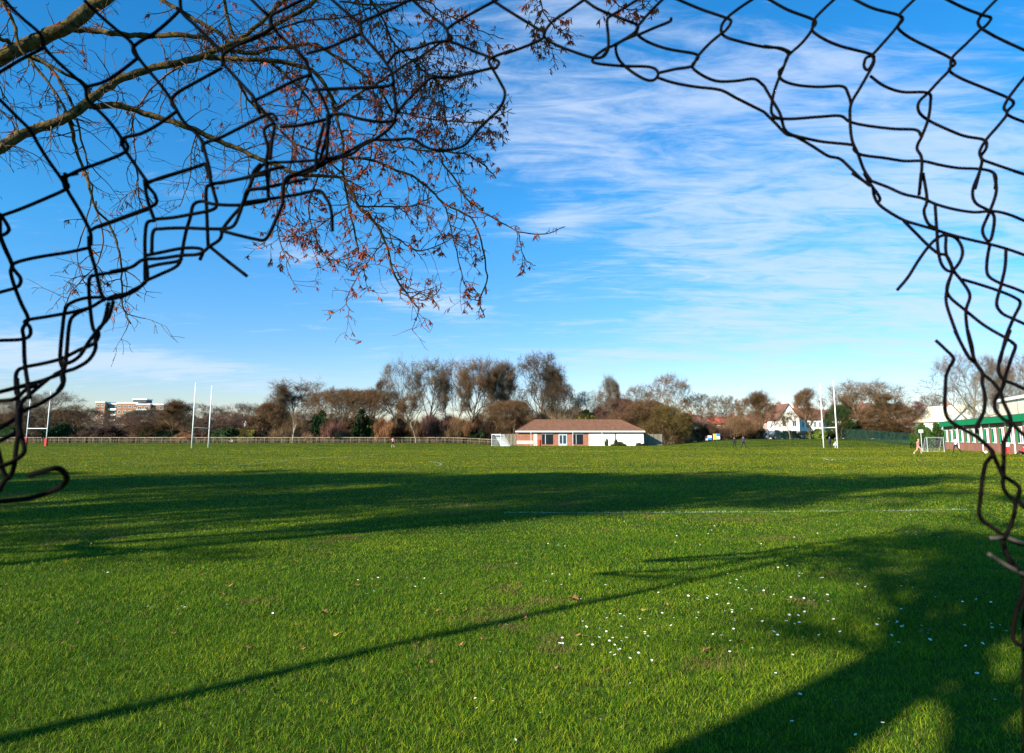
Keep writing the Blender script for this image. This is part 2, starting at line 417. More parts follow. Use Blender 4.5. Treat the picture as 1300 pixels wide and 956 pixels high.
PR = {
 'vase': tree_proto('vase', 1, trunk=.30, n1=11, ang1=.62, up=.30, r0=.24, env=(.66, .33, .36)),
 'vase2': tree_proto('vase2', 2, trunk=.28, n1=9, ang1=.6, up=.28, stems=2, r0=.19, sliv=8, env=(.67, .36, .35)),
 'round': tree_proto('round', 3, trunk=.18, n1=13, ang1=.95, up=.15, r0=.26, sliv=10, env=(.54, .50, .47)),
 'spread': tree_proto('spread', 4, trunk=.16, n1=12, ang1=1.1, up=.10, r0=.32, flat=.1, env=(.52, .66, .48)),
 'column': tree_proto('column', 5, trunk=.10, n1=16, ang1=.45, up=.45, r0=.18, sliv=8, env=(.52, .20, .50)),
 'dense': tree_proto('dense', 6, trunk=.06, n1=13, ang1=.85, up=.2, stems=3, r0=.13, lv=4, sliv=14, env=(.48, .52, .52)),
 'umbrella': tree_proto('umbrella', 8, trunk=.30, n1=12, ang1=.95, up=.12, stems=2, r0=.26, sliv=12, env=(.62, .62, .38)),
}
PR['shade'] = tree_proto('shade', 31, trunk=.25, n1=12, ang1=.85, up=.2, r0=.24, sliv=10, env=(.62, .40, .38), sf=1.1)
PR['thick'] = tree_proto('thick', 12, trunk=.45, n1=9, ang1=.7, up=.3, r0=.42, sliv=8, env=(.80, .22, .20))
def put_tree(kind, x, y, z, H, W, c_tr, c_cr, label, cat='tree', group=None, name='bare_tree', rz=None):
    a, b, h, w = PR[kind]
    e = empty(name, (x, y, z), random.uniform(0, 6.28) if rz is None else rz)
    s = H / h; sw = W / w
    e.scale = (sw, sw, s)
    tag(e, label, cat, group)
    for nm, me, c in (('trunk', a, c_tr), ('crown', b, c_cr)):
        o = bpy.data.objects.new(nm, me); col.objects.link(o); o.parent = e; o.color = (*c, 1)
    return e
GREY = (0.13, 0.096, 0.066); BRN = (0.14, 0.077, 0.036); RED = (0.135, 0.07, 0.047); OLV = (0.135, 0.09, 0.025); DRK = (0.10, 0.075, 0.045)
TAN = (0.19, 0.125, 0.07); PALE = (0.22, 0.18, 0.13); IVY = (0.03, 0.05, 0.012)
TREES = [
 ('vase2', 18, 503, 62, 155, GREY, BRN, 'grey bare tree at the far left edge behind the wire mesh'),
 ('spread', 63, 497, 66, 150, DRK, GREY, 'dark spreading bare tree behind the red padded goal posts'),
 ('round', 96, 514, 50, 152, DRK, BRN, 'round brown tree just left of the brick tower block'),
 ('round', 130, 537, 34, 149, PALE, RED, 'small reddish tree with pale trunk under the tower block corner'),
 ('spread', 164, 527, 62, 148, DRK, RED, 'low spreading reddish tree in front of the tower block'),
 ('dense', 192, 536, 40, 148, DRK, BRN, 'low brown thicket tree under the right end of the tower block'),
 ('column', 219, 507, 34, 148, TAN, BRN, 'upright narrow brown tree just right of the tower block'),
 ('round', 252, 512, 58, 154, GREY, GREY, 'grey bare tree behind the left pair of white goal posts'),
 ('round', 287, 522, 52, 147, DRK, RED, 'low russet tree right of the left white goal posts'),
 ('spread', 309, 511, 54, 158, DRK, GREY, 'open bluish grey bare tree above a red cottage roof'),
 ('dense', 341, 511, 34, 149, DRK, BRN, 'dark brown compact tree left of the tall fan shaped tree'),
 ('column', 354, 487, 24, 153, DRK, GREY, 'slim bare tree at the left flank of the tall fan shaped tree'),
 ('vase', 377, 481, 60, 151, GREY, BRN, 'tall fan shaped bare tree left of the flat topped canopy'),
 ('round', 401, 496, 44, 153, DRK, BRN, 'brown tree with ivy filling the right flank of the fan shaped tree'),
 ('umbrella', 436, 493, 62, 152, DRK, BRN, 'left half of the broad flat topped brown canopy tree'),
 ('umbrella', 470, 493, 60, 150, DRK, BRN, 'dark tree forming the right end of the broad flat topped canopy'),
 ('vase2', 509, 457, 44, 147, DRK, GREY, 'tall forked bare tree standing first at the left of the tall row'),
 ('vase', 541, 454, 42, 149, DRK, GREY, 'tall upright bare tree second in the tall row'),
 ('vase', 528, 497, 34, 143, PALE, BRN, 'young bare tree between the first two tall trees'),
 ('vase2', 572, 460, 40, 151, DRK, BRN, 'brown tinted tall tree third in the tall row'),
 ('vase', 594, 453, 48, 147, DRK, BRN, 'tall bare tree with reddish twigs fourth in the tall row'),
 ('vase2', 617, 456, 50, 149, DRK, GREY, 'wide tall bare tree with forked trunk behind the small football goal'),
 ('column', 640, 458, 34, 150, TAN, BRN, 'tall pale stemmed tree left of the darkest tallest tree'),
 ('dense', 648, 508, 52, 144, GREY, BRN, 'low tangled tree behind the left end of the pavilion'),
 ('round', 686, 446, 66, 148, DRK, (0.075, 0.045, 0.025), 'tallest darkest ivy clad tree behind the pavilion roof'),
 ('column', 696, 462, 30, 150, DRK, DRK, 'slim dark tree close to the right of the tallest tree'),
 ('round', 712, 484, 44, 149, DRK, BRN, 'lower brown tree at the right foot of the tallest tree'),
 ('round', 750, 496, 52, 155, PALE, PALE, 'pale grey bare tree behind the middle of the pavilion roof'),
 ('column', 774, 477, 20, 150, DRK, GREY, 'narrow pointed tree rising over the pavilion roof'),
 ('round', 812, 489, 42, 158, DRK, GREY, 'grey bare crown behind the right end of the pavilion'),
 ('dense', 786, 505, 48, 150, DRK, RED, 'reddish thicket tree right of the narrow pointed tree'),
 ('dense', 822, 508, 50, 146, DRK, BRN, 'russet brown thicket beside the right end of the pavilion'),
 ('round', 852, 475, 52, 147, PALE, BRN, 'tall brown tree with pale trunk right of the pavilion'),
 ('dense', 846, 515, 46, 143, TAN, OLV, 'low olive tree beside the green mesh fence end'),
 ('round', 888, 499, 46, 152, DRK, BRN, 'rounded brown tree over the colourful banners'),
 ('round', 921, 501, 38, 154, PALE, GREY, 'pale bare tree above the two walkers in black'),
 ('round', 944, 505, 30, 151, DRK, BRN, 'small brown tree right of the pale bare tree'),
 ('column', 967, 496, 34, 148, TAN, BRN, 'conical brown tree left of the white gabled house'),
 ('vase', 1003, 520, 20, 143, TAN, OLV, 'little thin tree in front of the white gable'),
 ('column', 1029, 492, 26, 146, DRK, BRN, 'slim tree in front of the brown roof left of the right goal posts'),
 ('dense', 1066, 514, 26, 141, DRK, IVY, 'dark green ivy covered tree behind the right goal posts'),
 ('vase2', 1084, 482, 54, 146, OLV, (0.16, 0.10, 0.05), 'left tall olive brown tree behind the right goal posts'),
 ('vase2', 1117, 483, 62, 145, OLV, (0.16, 0.10, 0.05), 'right tall olive brown tree of the dense pair by the green fence'),
 ('dense', 1128, 513, 54, 142, OLV, BRN, 'low brown tree under the right tall olive tree'),
 ('round', 1160, 508, 40, 140, DRK, (0.09, 0.035, 0.025), 'round dark red brown tree left of the green hedge'),
 ('round', 1186, 500, 40, 150, GREY, GREY, 'thin grey tree behind the round dark red brown tree'),
 ('spread', 1232, 448, 72, 118, (0.2, 0.15, 0.09), GREY, 'large bare tree with light limbs above the school roof'),
 ('round', 1268, 462, 44, 126, DRK, GREY, 'grey bare tree between the large bare tree and the right edge'),
 ('round', 1297, 450, 46, 116, DRK, BRN, 'brown tree at the right edge behind the cream hall'),
]
for (k, px, pt, w, D, ct, cc, lab) in TREES:
    x = X(px, D); z = T(x, D)
    put_tree(k, x, D, z, Z(pt, D) - z, w / F * D * 1.28, ct, cc, lab, group='bare trees beyond the field')
# a second, further line of trees seen through the gaps
for i, px in enumerate(range(-20, 1210, 34)):
    if 480 < px < 720 or px > 1000: continue
    D = 205 + random.uniform(-6, 8); x = X(px, D)
    put_tree(random.choice(['round', 'dense', 'spread']), x, D, T(x, D), Z(526 + random.uniform(-7, 6), D) - T(x, D), 56 / F * D, DRK, random.choice([BRN, GREY, RED]),
             'indistinct low tree seen through gaps in the front row of trees', group='far trees glimpsed between the front trees')

# ------------------------------------------------------------------ bushes
def bush_proto(name, seed, n=9000, size=0.28, up=False):
    rs = np.random.default_rng(seed)
    c = []
    for k in range(34):
        a = rs.uniform(0, 6.28); r = rs.uniform(0, .85)
        c.append((math.cos(a) * r, math.sin(a) * r, rs.uniform(.1, .95) * (1 - .35 * r), rs.uniform(.12, .26)))
    per = n // len(c); P_ = []
    for (x, y, z, r) in c:
        d = rs.normal(0, 1, (per, 3)); d /= np.linalg.norm(d, axis=1)[:, None]
        rr = r * rs.uniform(.45, 1.08, (per, 1))
        P_.append(d * rr + np.array([x, y, z]))
    p = np.concatenate(P_); p[:, 2] = np.abs(p[:, 2])
    if up:
        d = np.stack([rs.normal(0, .45, len(p)), rs.normal(0, .45, len(p)), np.full(len(p), 1.)], 1); ln = size * 1.1; wd = .011
    else:
        d = rs.normal(0, 1, (len(p), 3)); ln = size * .5; wd = .07
    d /= np.linalg.norm(d, axis=1)[:, None]
    s = np.cross(d, rs.normal(0, 1, (len(p), 3))); s /= np.linalg.norm(s, axis=1)[:, None]
    l = ln * rs.uniform(.5, 1.2, (len(p), 1))
    v = np.stack([p - s * wd * .5, p + s * wd * .5, p + d * l], 1).reshape(-1, 3)
    me = bpy.data.meshes.new(name)
    me.from_pydata(v.tolist(), [], [(3 * i, 3 * i + 1, 3 * i + 2) for i in range(len(p))]); me.materials.append(M['leaf'])
    st = MB()
    for k in range(9):
        a = rs.uniform(0, 6.28); st.tube([(0, 0, 0), (math.cos(a) * .25, math.sin(a) * .25, .35), (math.cos(a) * .5, math.sin(a) * .5, .75)], [.03, .02, .008], 4)
    o = st.build(name + '_stems', M['tree']); sm = o.data; bpy.data.objects.remove(o)
    return me, sm
BP = [bush_proto('leafy', 21), bush_proto('leafy2', 22), bush_proto('leafy3', 25, 7000, .22)]
BU = [bush_proto('twiggy', 23, 9000, .34, True), bush_proto('twiggy2', 24, 7000, .3, True)]
def put_bush(x, y, W, H, c, label, up=False, name='bush', group=None, i=0, deep=.8):
    me, sm = (BU if up else BP)[i % (2 if up else 3)]
    e = empty(name, (x, y, T(x, y) - .05), random.uniform(0, 6.28)); e.scale = (W / 1.7, W / 1.7 * deep, H / 1.0)
    tag(e, label, 'bush', group)
    o = bpy.data.objects.new('foliage', me); col.objects.link(o); o.parent = e; o.color = (*c, 1)
    o = bpy.data.objects.new('stem', sm); col.objects.link(o); o.parent = e; o.color = (*DRK, 1)
    return e
DG = (0.018, 0.045, 0.010); MG = (0.04, 0.10, 0.012); LO = (0.13, 0.12, 0.02); RUS = (0.24, 0.11, 0.05); DB = (0.055, 0.03, 0.018); STRW = (0.30, 0.17, 0.09); PINKB = (0.22, 0.10, 0.07)
BUSH = [  # px, top py, width px, colour, twiggy, label
 (8, 541, 40, DG, 0, 'dark green bush at the far left end of the rail fence'), (38, 544, 36, DB, 1, 'dark twiggy bush behind the red post pads'),
 (78, 540, 44, DG, 0, 'dark green bush right of the red post pads'), (104, 543, 34, DB, 1, 'dark brown bush under the round brown tree'),
 (140, 542, 40, DB, 0, 'dark brown bush below the tower block corner'), (172, 547, 22, PINKB, 1, 'small pinkish mound bush behind the rail fence'),
 (190, 540, 36, LO, 0, 'olive bush below the right end of the tower block'), (212, 545, 30, DG, 0, 'dark bush at the foot of the upright narrow tree'),
 (232, 546, 26, RUS, 1, 'rusty orange bush just left of the white goal posts'), (257, 541, 34, DB, 0, 'brown bush between the left white goal posts'),
 (285, 541, 34, DG, 0, 'dark bush right of the left white goal posts'), (312, 543, 34, LO, 0, 'olive green bush below the red cottage roof'),
 (333, 528, 38, BRN, 0, 'rounded brown shrub left of the birch stem'), (356, 530, 42, BRN, 1, 'dense twiggy brown shrub behind the birch stem'),
 (362, 546, 18, MG, 0, 'small bright green bush at the foot of the fan shaped tree'), (388, 536, 30, TAN, 1, 'tan twiggy shrub right of the birch stem'),
 (408, 525, 26, DG, 0, 'upright dark evergreen shrub left of the straw coloured reeds'), (393, 545, 22, STRW, 1, 'pale straw coloured clump by the rail fence'),
 (424, 532, 34, PINKB, 1, 'pinkish brown twiggy mound below the flat topped canopy'), (440, 541, 30, STRW, 1, 'brightest straw coloured clump below the flat topped canopy'),
 (459, 522, 34, DG, 0, 'dark evergreen mass under the right end of the flat canopy'), (470, 537, 30, LO, 0, 'yellow olive bush right of the straw coloured clump'),
 (486, 531, 34, RUS, 1, 'rusty twiggy bush left of the person in pink'), (478, 548, 18, MG, 0, 'low bright green shrub right of the straw coloured clump'),
 (496, 541, 24, LO, 0, 'olive bush behind the person in pink'), (510, 531, 28, DB, 1, 'dark twiggy shrub at the foot of the first tall tree'),
 (516, 552, 12, (0.14, 0.17, 0.02), 0, 'tiny yellow green shrub right of the person in pink'), (528, 530, 34, BRN, 1, 'brown twiggy thicket below the young bare tree'),
 (537, 550, 18, MG, 0, 'low green shrub right of the tiny yellow green one'), (550, 524, 38, PINKB, 1, 'tall pinkish twiggy thicket below the second tall tree'),
 (556, 545, 24, MG, 0, 'mid green shrub beyond the rail fence below the third tall tree'), (575, 528, 36, BRN, 1, 'brown thicket below the third tall tree'),
 (580, 542, 26, DG, 0, 'very dark evergreen bush below the third tall tree'), (603, 528, 36, RUS, 1, 'russet thicket left of the small football goal'),
 (600, 541, 36, DG, 0, 'dark evergreen bush left of the small football goal'), (616, 551, 22, (0.05, 0.15, 0.02), 0, 'bright green shrub left of the small football goal'),
 (632, 530, 40, DB, 1, 'dark thicket behind the small football goal'), (658, 526, 36, BRN, 1, 'brown thicket behind the left end of the pavilion roof'),
 (705, 522, 60, TAN, 1, 'tan thicket showing above the pavilion ridge left of centre'), (745, 524, 60, LO, 0, 'olive thicket showing above the middle of the pavilion ridge'),
 (785, 520, 54, BRN, 1, 'brown thicket showing above the right of the pavilion ridge'), (818, 522, 44, RUS, 1, 'rusty thicket right of the pavilion roof'),
 (836, 532, 36, LO, 0, 'olive bush behind the grey boards right of the pavilion'), (868, 528, 40, RUS, 1, 'rust coloured thicket behind the left end of the green fence'),
 (898, 536, 26, DB, 1, 'brown thicket left of the colourful banners'), (930, 527, 40, BRN, 1, 'brown thicket behind the two walkers in black'),
 (958, 538, 30, BRN, 1, 'tan thicket left of the white gabled house'), (1038, 545, 22, (0.10, 0.14, 0.02), 0, 'clipped bright green hedge left of the right goal posts'),
 (1052, 544, 20, DG, 0, 'dark hedge between the right goal posts'), (1076, 534, 34, LO, 0, 'olive bush right of the right goal posts'),
 (1098, 530, 34, BRN, 1, 'brown twiggy bush below the tall olive trees'), (1124, 526, 40, BRN, 1, 'wide brown thicket behind the green fence end'),
 (1144, 538, 26, DB, 1, 'dark thicket left of the round dark red brown tree'),
]
for i, (px, pt, w, c, up, lab) in enumerate(BUSH):
    if up: w *= 1.5; pt += 5
    D = 148 - (i % 3) * .7 + (3 if 690 < px < 830 else 0); x = X(px, D)
    put_bush(x, D, w / F * D * 1.35, Z(pt, D) - T(x, D), c, lab, bool(up), i=i, group='shrubs beyond the field', deep=.5)
D = 104
for px, pt, w, lab in ((1172, 540, 26, 'left part of the dark green hedge behind the small training goal'), (1190, 539, 28, 'right part of the dark green hedge beside the school end wall')):
    x = X(px, D); put_bush(x, D, w / F * D * 1.3, Z(pt, D) - T(x, D), (0.03, 0.065, 0.008), lab, name='hedge_bush', group='dark green hedge bushes')

# low thickets filling the wood edge behind the shrubs
for i, px in enumerate(list(range(-6, 660, 17)) + list(range(838, 1160, 24))):
    if px in (123, 130): continue
    D = 158 + random.uniform(-3, 4); x = X(px, D); c = random.choice([BRN, RED, DB, DRK, RUS, LO, DG, BRN])
    pt = random.uniform(530, 539) if not 100 < px < 205 else random.uniform(541, 545)
    if px > 838: pt = random.uniform(543, 549)
    put_bush(x, D, random.uniform(24, 34) / F * D * 1.3, Z(pt, D) - T(x, D), c, 'shadowy thicket filling the wood edge between the tree trunks', c != DG, i=i, name='thicket', group='thickets between the tree trunks', deep=.5)
# ------------------------------------------------------------------ birch stem
x = X(371, 144); e = put_tree('vase', x, 144, T(x, 144), Z(522, 144) - T(x, 144), 2.6, (0.6, 0.55, 0.45), TAN, 'slender birch with a pale white stem below the fan shaped tree', name='birch_tree')

# ------------------------------------------------------------------ wooden rail fence on the left
fe = empty('rail_fence', (X(300, 143), 143, T(X(300, 143), 143)))
tag(fe, 'long weathered wooden post and rail fence along the far left side of the field', 'fence')
x0, x1 = X(-12, 143), X(652, 143); n = 62
ox, oy, oz = fe.location
pm = MB(); pm.box(-.06, .06, -.06, .06, -.1, 1.12)
pm.box(-.05, .05, -.05, .05, 1.12, 1.16)
po = None
for i in range(n):
    x = x0 + (x1 - x0) * i / (n - 1); z = T(x, 143)
    if po is None: po = pm.build('post', M['postwood'], fe); c = po
    else: c = po.copy(); col.objects.link(c)
    c.location = (x - ox, 0, z - oz)
def strip_rail(z0, z1, name, m, th=.03, dy=-.085):
    r = MB()
    for i in range(n - 1):
        xa = x0 + (x1 - x0) * i / (n - 1); xb = x0 + (x1 - x0) * (i + 1) / (n - 1)
        za, zb = T(xa, 143), T(xb, 143)
        vs = [(xa - ox, dy, za + z0 - oz), (xb - ox, dy, zb + z0 - oz), (xb - ox, dy + th, zb + z0 - oz), (xa - ox, dy + th, za + z0 - oz),
              (xa - ox, dy, za + z1 - oz), (xb - ox, dy, zb + z1 - oz), (xb - ox, dy + th, zb + z1 - oz), (xa - ox, dy + th, za + z1 - oz)]
        r.add(vs, [(0, 3, 2, 1), (4, 5, 6, 7), (0, 1, 5, 4), (2, 3, 7, 6)])
    return r.build(name, m, fe)
strip_rail(1.0, 1.16, 'rail', M['wood'])
strip_rail(.52, .58, 'rail', M['greywood'])
pk = MB()
for i in range(900):
    x = x0 + (x1 - x0) * (i + random.uniform(-.3, .3)) / 900; z = T(x, 143) - oz
    if random.random() < .18: continue
    pk.box(x - ox - .022, x - ox + .022, -.03, -.01, z, z + random.uniform(.75, 1.0))
tag(pk.build('paling', M['paling'], fe), kind='stuff')

# ------------------------------------------------------------------ rugby goals
def rugby(name_label, pL, pR, top, DL, DR, pads, padm=None):
    "pL/pR: base px of the two posts, at distances DL/DR"
    a = Vector((X(pL, DL), DL, 0)); b = Vector((X(pR, DR), DR, 0))
    a.z = T(a.x, a.y); b.z = T(b.x, b.y)
    e = empty('rugby_goal', (a + b) / 2); e0 = Vector(e.location)
    tag(e, name_label, 'rugby goal', 'tall white rugby goals')
    for p in (a, b):
        m = MB(); m.tube([p - e0 - Vector((0, 0, .1)), p - e0 + Vector((0, 0, 4)), p - e0 + Vector((0, 0, top))], [.085, .075, .055], 10)
        post = m.build('post', M['white'], e, True)
        if pads:
            m = MB(); m.box(-.19, .19, -.19, .19, 0.03, 1.35)
            for v in range(len(m.v)):
                pass
            o = m.build('post_pad', M['red_pad'], e); o.location = p - e0
    m = MB(); m.tube([a - e0 + Vector((0, 0, 3.0)), b - e0 + Vector((0, 0, 3.0))], .06, 8); m.build('crossbar', M['white'], e, True)
rugby('tall white rugby goal posts on the left of the field without padding', 244, 265, 9.6, 101, 106.5, False)
rugby('tall white rugby goal posts on the right of the field near a dark clad couple', 1045, 1062.5, 9.8, 104, 99.5, False)
rugby('rugby goal posts with red base pads at the far left behind the wires', 33.5, 59, 9.4, 124, 118, True)

# ------------------------------------------------------------------ pavilion
def pavilion():
    D = 134.0; xa, xb = X(656, D), X(817, D); base = T((xa + xb) / 2, D)
    e = empty('sports_pavilion', ((xa + xb) / 2, D, base))
    tag(e, 'long low brick and white sports pavilion with hipped red tile roof', 'pavilion')
    cx = (xa + xb) / 2; q = lambda px: X(px, D) - cx
    H = 2.65; dep = 8.2
    w = MB(); w.box(q(656), q(817), 0.06, dep, -.3, H); w.build('wall', M['brick'], e)
    def panel(nm, p0, p1, z0, z1, m, pr=.05, par=None):
        b = MB(); b.box(q(p0), q(p1), 0.06 - pr, 0.062, z0, z1); return b.build(nm, m, par or e)
    panel('white_panel', 747.5, 780.5, 0.0, 2.3, M['whitewall'])
    panel('white_panel', 782.5, 817, 0.0, 2.3, M['whitewall'])
    panel('cream_panel', 677, 682, 0.0, 2.3, M['cream'])
    panel('cream_panel', 656, 676.8, 0.35, .95, M['cream'])
    for p0, p1 in ((688, 702), (727, 740)):
        s = panel('roller_shutter', p0, p1, .25, 2.2, M['shutter'], .04)
        panel('frame', p0 - .5, p1 + .5, 2.2, 2.32, M['greymetal'], .07, s)
        panel('mullion', p0 + 4, p0 + 4.8, .25, 2.2, M['greymetal'], .06, s)
    d = panel('door', 709, 720, 0, 2.25, M['greymetal'], .04)
    panel('door_glass', 710.5, 713.6, .4, 2.0, M['glass'], .055, d); panel('door_glass', 715, 718.6, .4, 2.0, M['glass'], .055, d)
    f = MB(); f.box(q(655) - .1, q(818) + .1, -.55, -.45, H - .05, H + .2); f.box(q(655) - .1, q(655), -.45, dep + .5, H - .05, H + .2); f.box(q(818), q(818) + .1, -.45, dep + .5, H - .05, H + .2)
    f.build('fascia', M['white'], e)
    r = MB(); zr = Z(533, D + 4) - base; z0 = H + .2
    L, Rr, y0, y1 = q(655) - .1, q(818) + .1, -.55, dep + .5; ym = (y0 + y1) / 2
    vs = [(L, y0, z0), (Rr, y0, z0), (Rr, y1, z0), (L, y1, z0), (q(679), ym, zr), (q(792), ym, zr)]
    r.add(vs, [(0, 1, 5, 4), (1, 2, 5), (2, 3, 4, 5), (3, 0, 4), (0, 3, 2, 1)])
    ro = r.build('roof', M['pavroof'], e)
    rc = MB(); rc.tube([(q(679), ym, zr), (q(792), ym, zr)], .1, 6)
    for a_, b_ in ((0, 4), (1, 5)): rc.tube([vs[a_], vs[b_]], .09, 6)
    rc.build('ridge_tile', M['pavroof'], ro)
    for px in (674, 727, 764):
        g = MB(); g.tube([(q(px), -.5, .0), (q(px), -.5, 2.6)], .04, 6); g.build('downpipe', M['white'], e)
pavilion()
def boards(px0, px1, pyt, D, label, m, name='board_fence', cat='fence', npost=4, gap=.02):
    xa, xb = X(px0, D), X(px1, D); cx = (xa + xb) / 2; z = T(cx, D)
    e = empty(name, (cx, D, z)); tag(e, label, cat)
    h = Z(pyt, D) - z; b = MB(); x = xa - cx
    while x < xb - cx:
        b.box(x, x + .18 - gap, -.02, .02, .02, h * random.uniform(.97, 1)); x += .18
    b.build('boards', m, e)
    for i in range(npost + 1):
        t = MB(); xx = (xa - cx) + (xb - xa) * i / npost; t.box(xx - .06, xx + .06, -.13, -.03, -.1, h + .06); t.build('post', m, e)
    t = MB(); t.box(xa - cx, xb - cx, -.08, -.022, h * .8, h * .8 + .09); t.build('rail', m, e)
boards(636, 655, 551, 137, 'grey boarded fence panel between the football goal and pavilion', M['greywood'])
boards(818, 840, 551, 137, 'brown grey boarded fence panel on the right of the pavilion', M['greywood'])
def low_bush(px, pt, w, D, c, label, up=False):
    x = X(px, D); put_bush(x, D, w / F * D * 1.2, Z(pt, D) - T(x, D), c, label, up, name='shrub', i=int(px))
low_bush(770, 557, 5, 132.4, (0.03, 0.05, 0.015), 'small pointed shrub against the white pavilion wall')
low_bush(782, 558, 7, 132.4, (0.04, 0.05, 0.02), 'small shrub between the two white pavilion panels')
low_bush(786, 561, 18, 132, (0.05, 0.07, 0.02), 'low sprawling shrub along the white pavilion wall')
low_bush(812, 562, 12, 132, (0.045, 0.06, 0.02), 'low shrub at the right corner of the pavilion')

# things in front of the pavilion
def football_goal(px, D, w, h, dep, rz, label, net=True):
    x = X(px, D); e = empty('football_goal', (x, D, T(x, D)), rz); tag(e, label, 'football goal')
    pm_ = M['white'] if D > 100 else M['greymetal']; pr = .05 if D > 100 else .03
    f = MB(); f.tube([(-w / 2, 0, 0), (-w / 2, 0, h)], pr, 6); f.build('goalpost', pm_, e)
    f = MB(); f.tube([(w / 2, 0, 0), (w / 2, 0, h)], pr, 6); f.build('goalpost', pm_, e)
    f = MB(); f.tube([(-w / 2 - .05, 0, h), (w / 2 + .05, 0, h)], pr, 6); f.build('crossbar', pm_, e)
    f = MB()
    for s in (-1, 1):
        f.tube([(s * w / 2, 0.05, .05), (s * w / 2, dep, .05), (s * w / 2, dep * .3, h)], .6 * pr, 5)
    f.tube([(-w / 2, dep, .05), (w / 2, dep, .05)], .6 * pr, 5); f.build('net_frame', pm_, e)
    nn = MB(); k = 26 if D > 100 else 14; nr = .014 if D > 100 else .003
    for i in range(k + 1):
        t = i / k; xx = -w / 2 + w * t
        nn.tube([(xx, .03, h), (xx, dep * .3, h), (xx, dep, .05)], nr, 3, cap=False)
        yy = dep * (.3 + .7 * t); zz = h - (h - .05) * t
        nn.tube([(-w / 2, yy, zz), (w / 2, yy, zz)], nr, 3, cap=False)
        for s in (-1, 1):
            nn.tube([(s * w / 2, yy, zz), (s * w / 2, 0, zz)], nr, 3, cap=False)
    if net: nn.build('net', M['net'], e)
    return e
football_goal(630, 124, 3.6, 2.1, 1.9, R(-62), 'small white football goal standing left of the pavilion')
football_goal(1187, 92 - 18, 1.9, 1.55, .8, R(6), 'small training goal on the grass left of the school building')
def thing_mb(name, mb, m, loc, label, cat, rz=0, group=None, smooth=False):
    o = mb.build(name, m, None, smooth); o.location = loc; o.rotation_euler = (0, 0, rz); tag(o, label, cat, group); return o
# red litter bin by the pavilion
D = 131; x = X(684.5, D); e = empty('litter_bin', (x, D, T(x, D))); tag(e, 'bright red bin standing before the pavilion brickwork', 'bin')
m = MB(); m.tube([(0, 0, 0), (0, 0, .15), (0, 0, .95)], [.3, .36, .4], 12); m.build('bin_body', M['redpaint'], e)
m = MB(); m.tube([(0, 0, .95), (0, 0, 1.05), (0, 0, 1.15)], [.43, .42, .2], 12); m.build('lid', M['redpaint'], e)
D = 131.2; x = X(675, D); e = empty('bench', (x, D, T(x, D))); tag(e, 'low pale bench in front of the pavilion beside the red bin', 'bench')
m = MB(); m.box(-.9, .9, -.2, .2, .42, .48); m.build('seat', M['wood'], e)
for s in (-.75, .75):
    m = MB(); m.box(s - .05, s + .05, -.18, .18, 0, .42); m.build('leg', M['wood'], e)

# ------------------------------------------------------------------ green mesh fence on the right, white railing
def green_fence(px0, px1, Da, Db, h, label, step=2.5):
    a = Vector((X(px0, Da), Da, 0)); b = Vector((X(px1, Db), Db, 0)); n = int((b - a).length / step)
    e = empty('green_fence', ((a.x + b.x) / 2, (a.y + b.y) / 2, T((a.x + b.x) / 2, (a.y + b.y) / 2))); e0 = Vector(e.location); tag(e, label, 'fence')
    proto = None; mesh = MB()
    for i in range(n + 1):
        p = a.lerp(b, i / n); p.z = T(p.x, p.y)
        if i <= 95:
            if proto is None:
                m = MB(); m.box(-.04, .04, -.04, .04, -.1, h + .05); proto = m.build('post', M['gfence'], e); c = proto
            else: c = proto.copy(); col.objects.link(c)
            c.location = p - e0
        if i < n:
            q = a.lerp(b, (i + 1) / n); q.z = T(q.x, q.y)
            for k in range(22):
                r = p.lerp(q, k / 22) - e0
                mesh.box(r.x - .011, r.x + .011, r.y - .01, r.y + .01, r.z + .05, r.z + h)
            for zz in (.1, h * .5, h - .05):
                mesh.tube([p - e0 + Vector((0, 0, zz)), q - e0 + Vector((0, 0, zz))], .025, 4)
    mesh.build('mesh_panel', M['gfence'], e)
green_fence(842, 1062, 144, 150, 1.7, 'dark green mesh fence running in front of the red houses and cars')
green_fence(1062, 1166, 146, 116, 2.1, 'darker green mesh fence section between the right goal posts and the hedge')

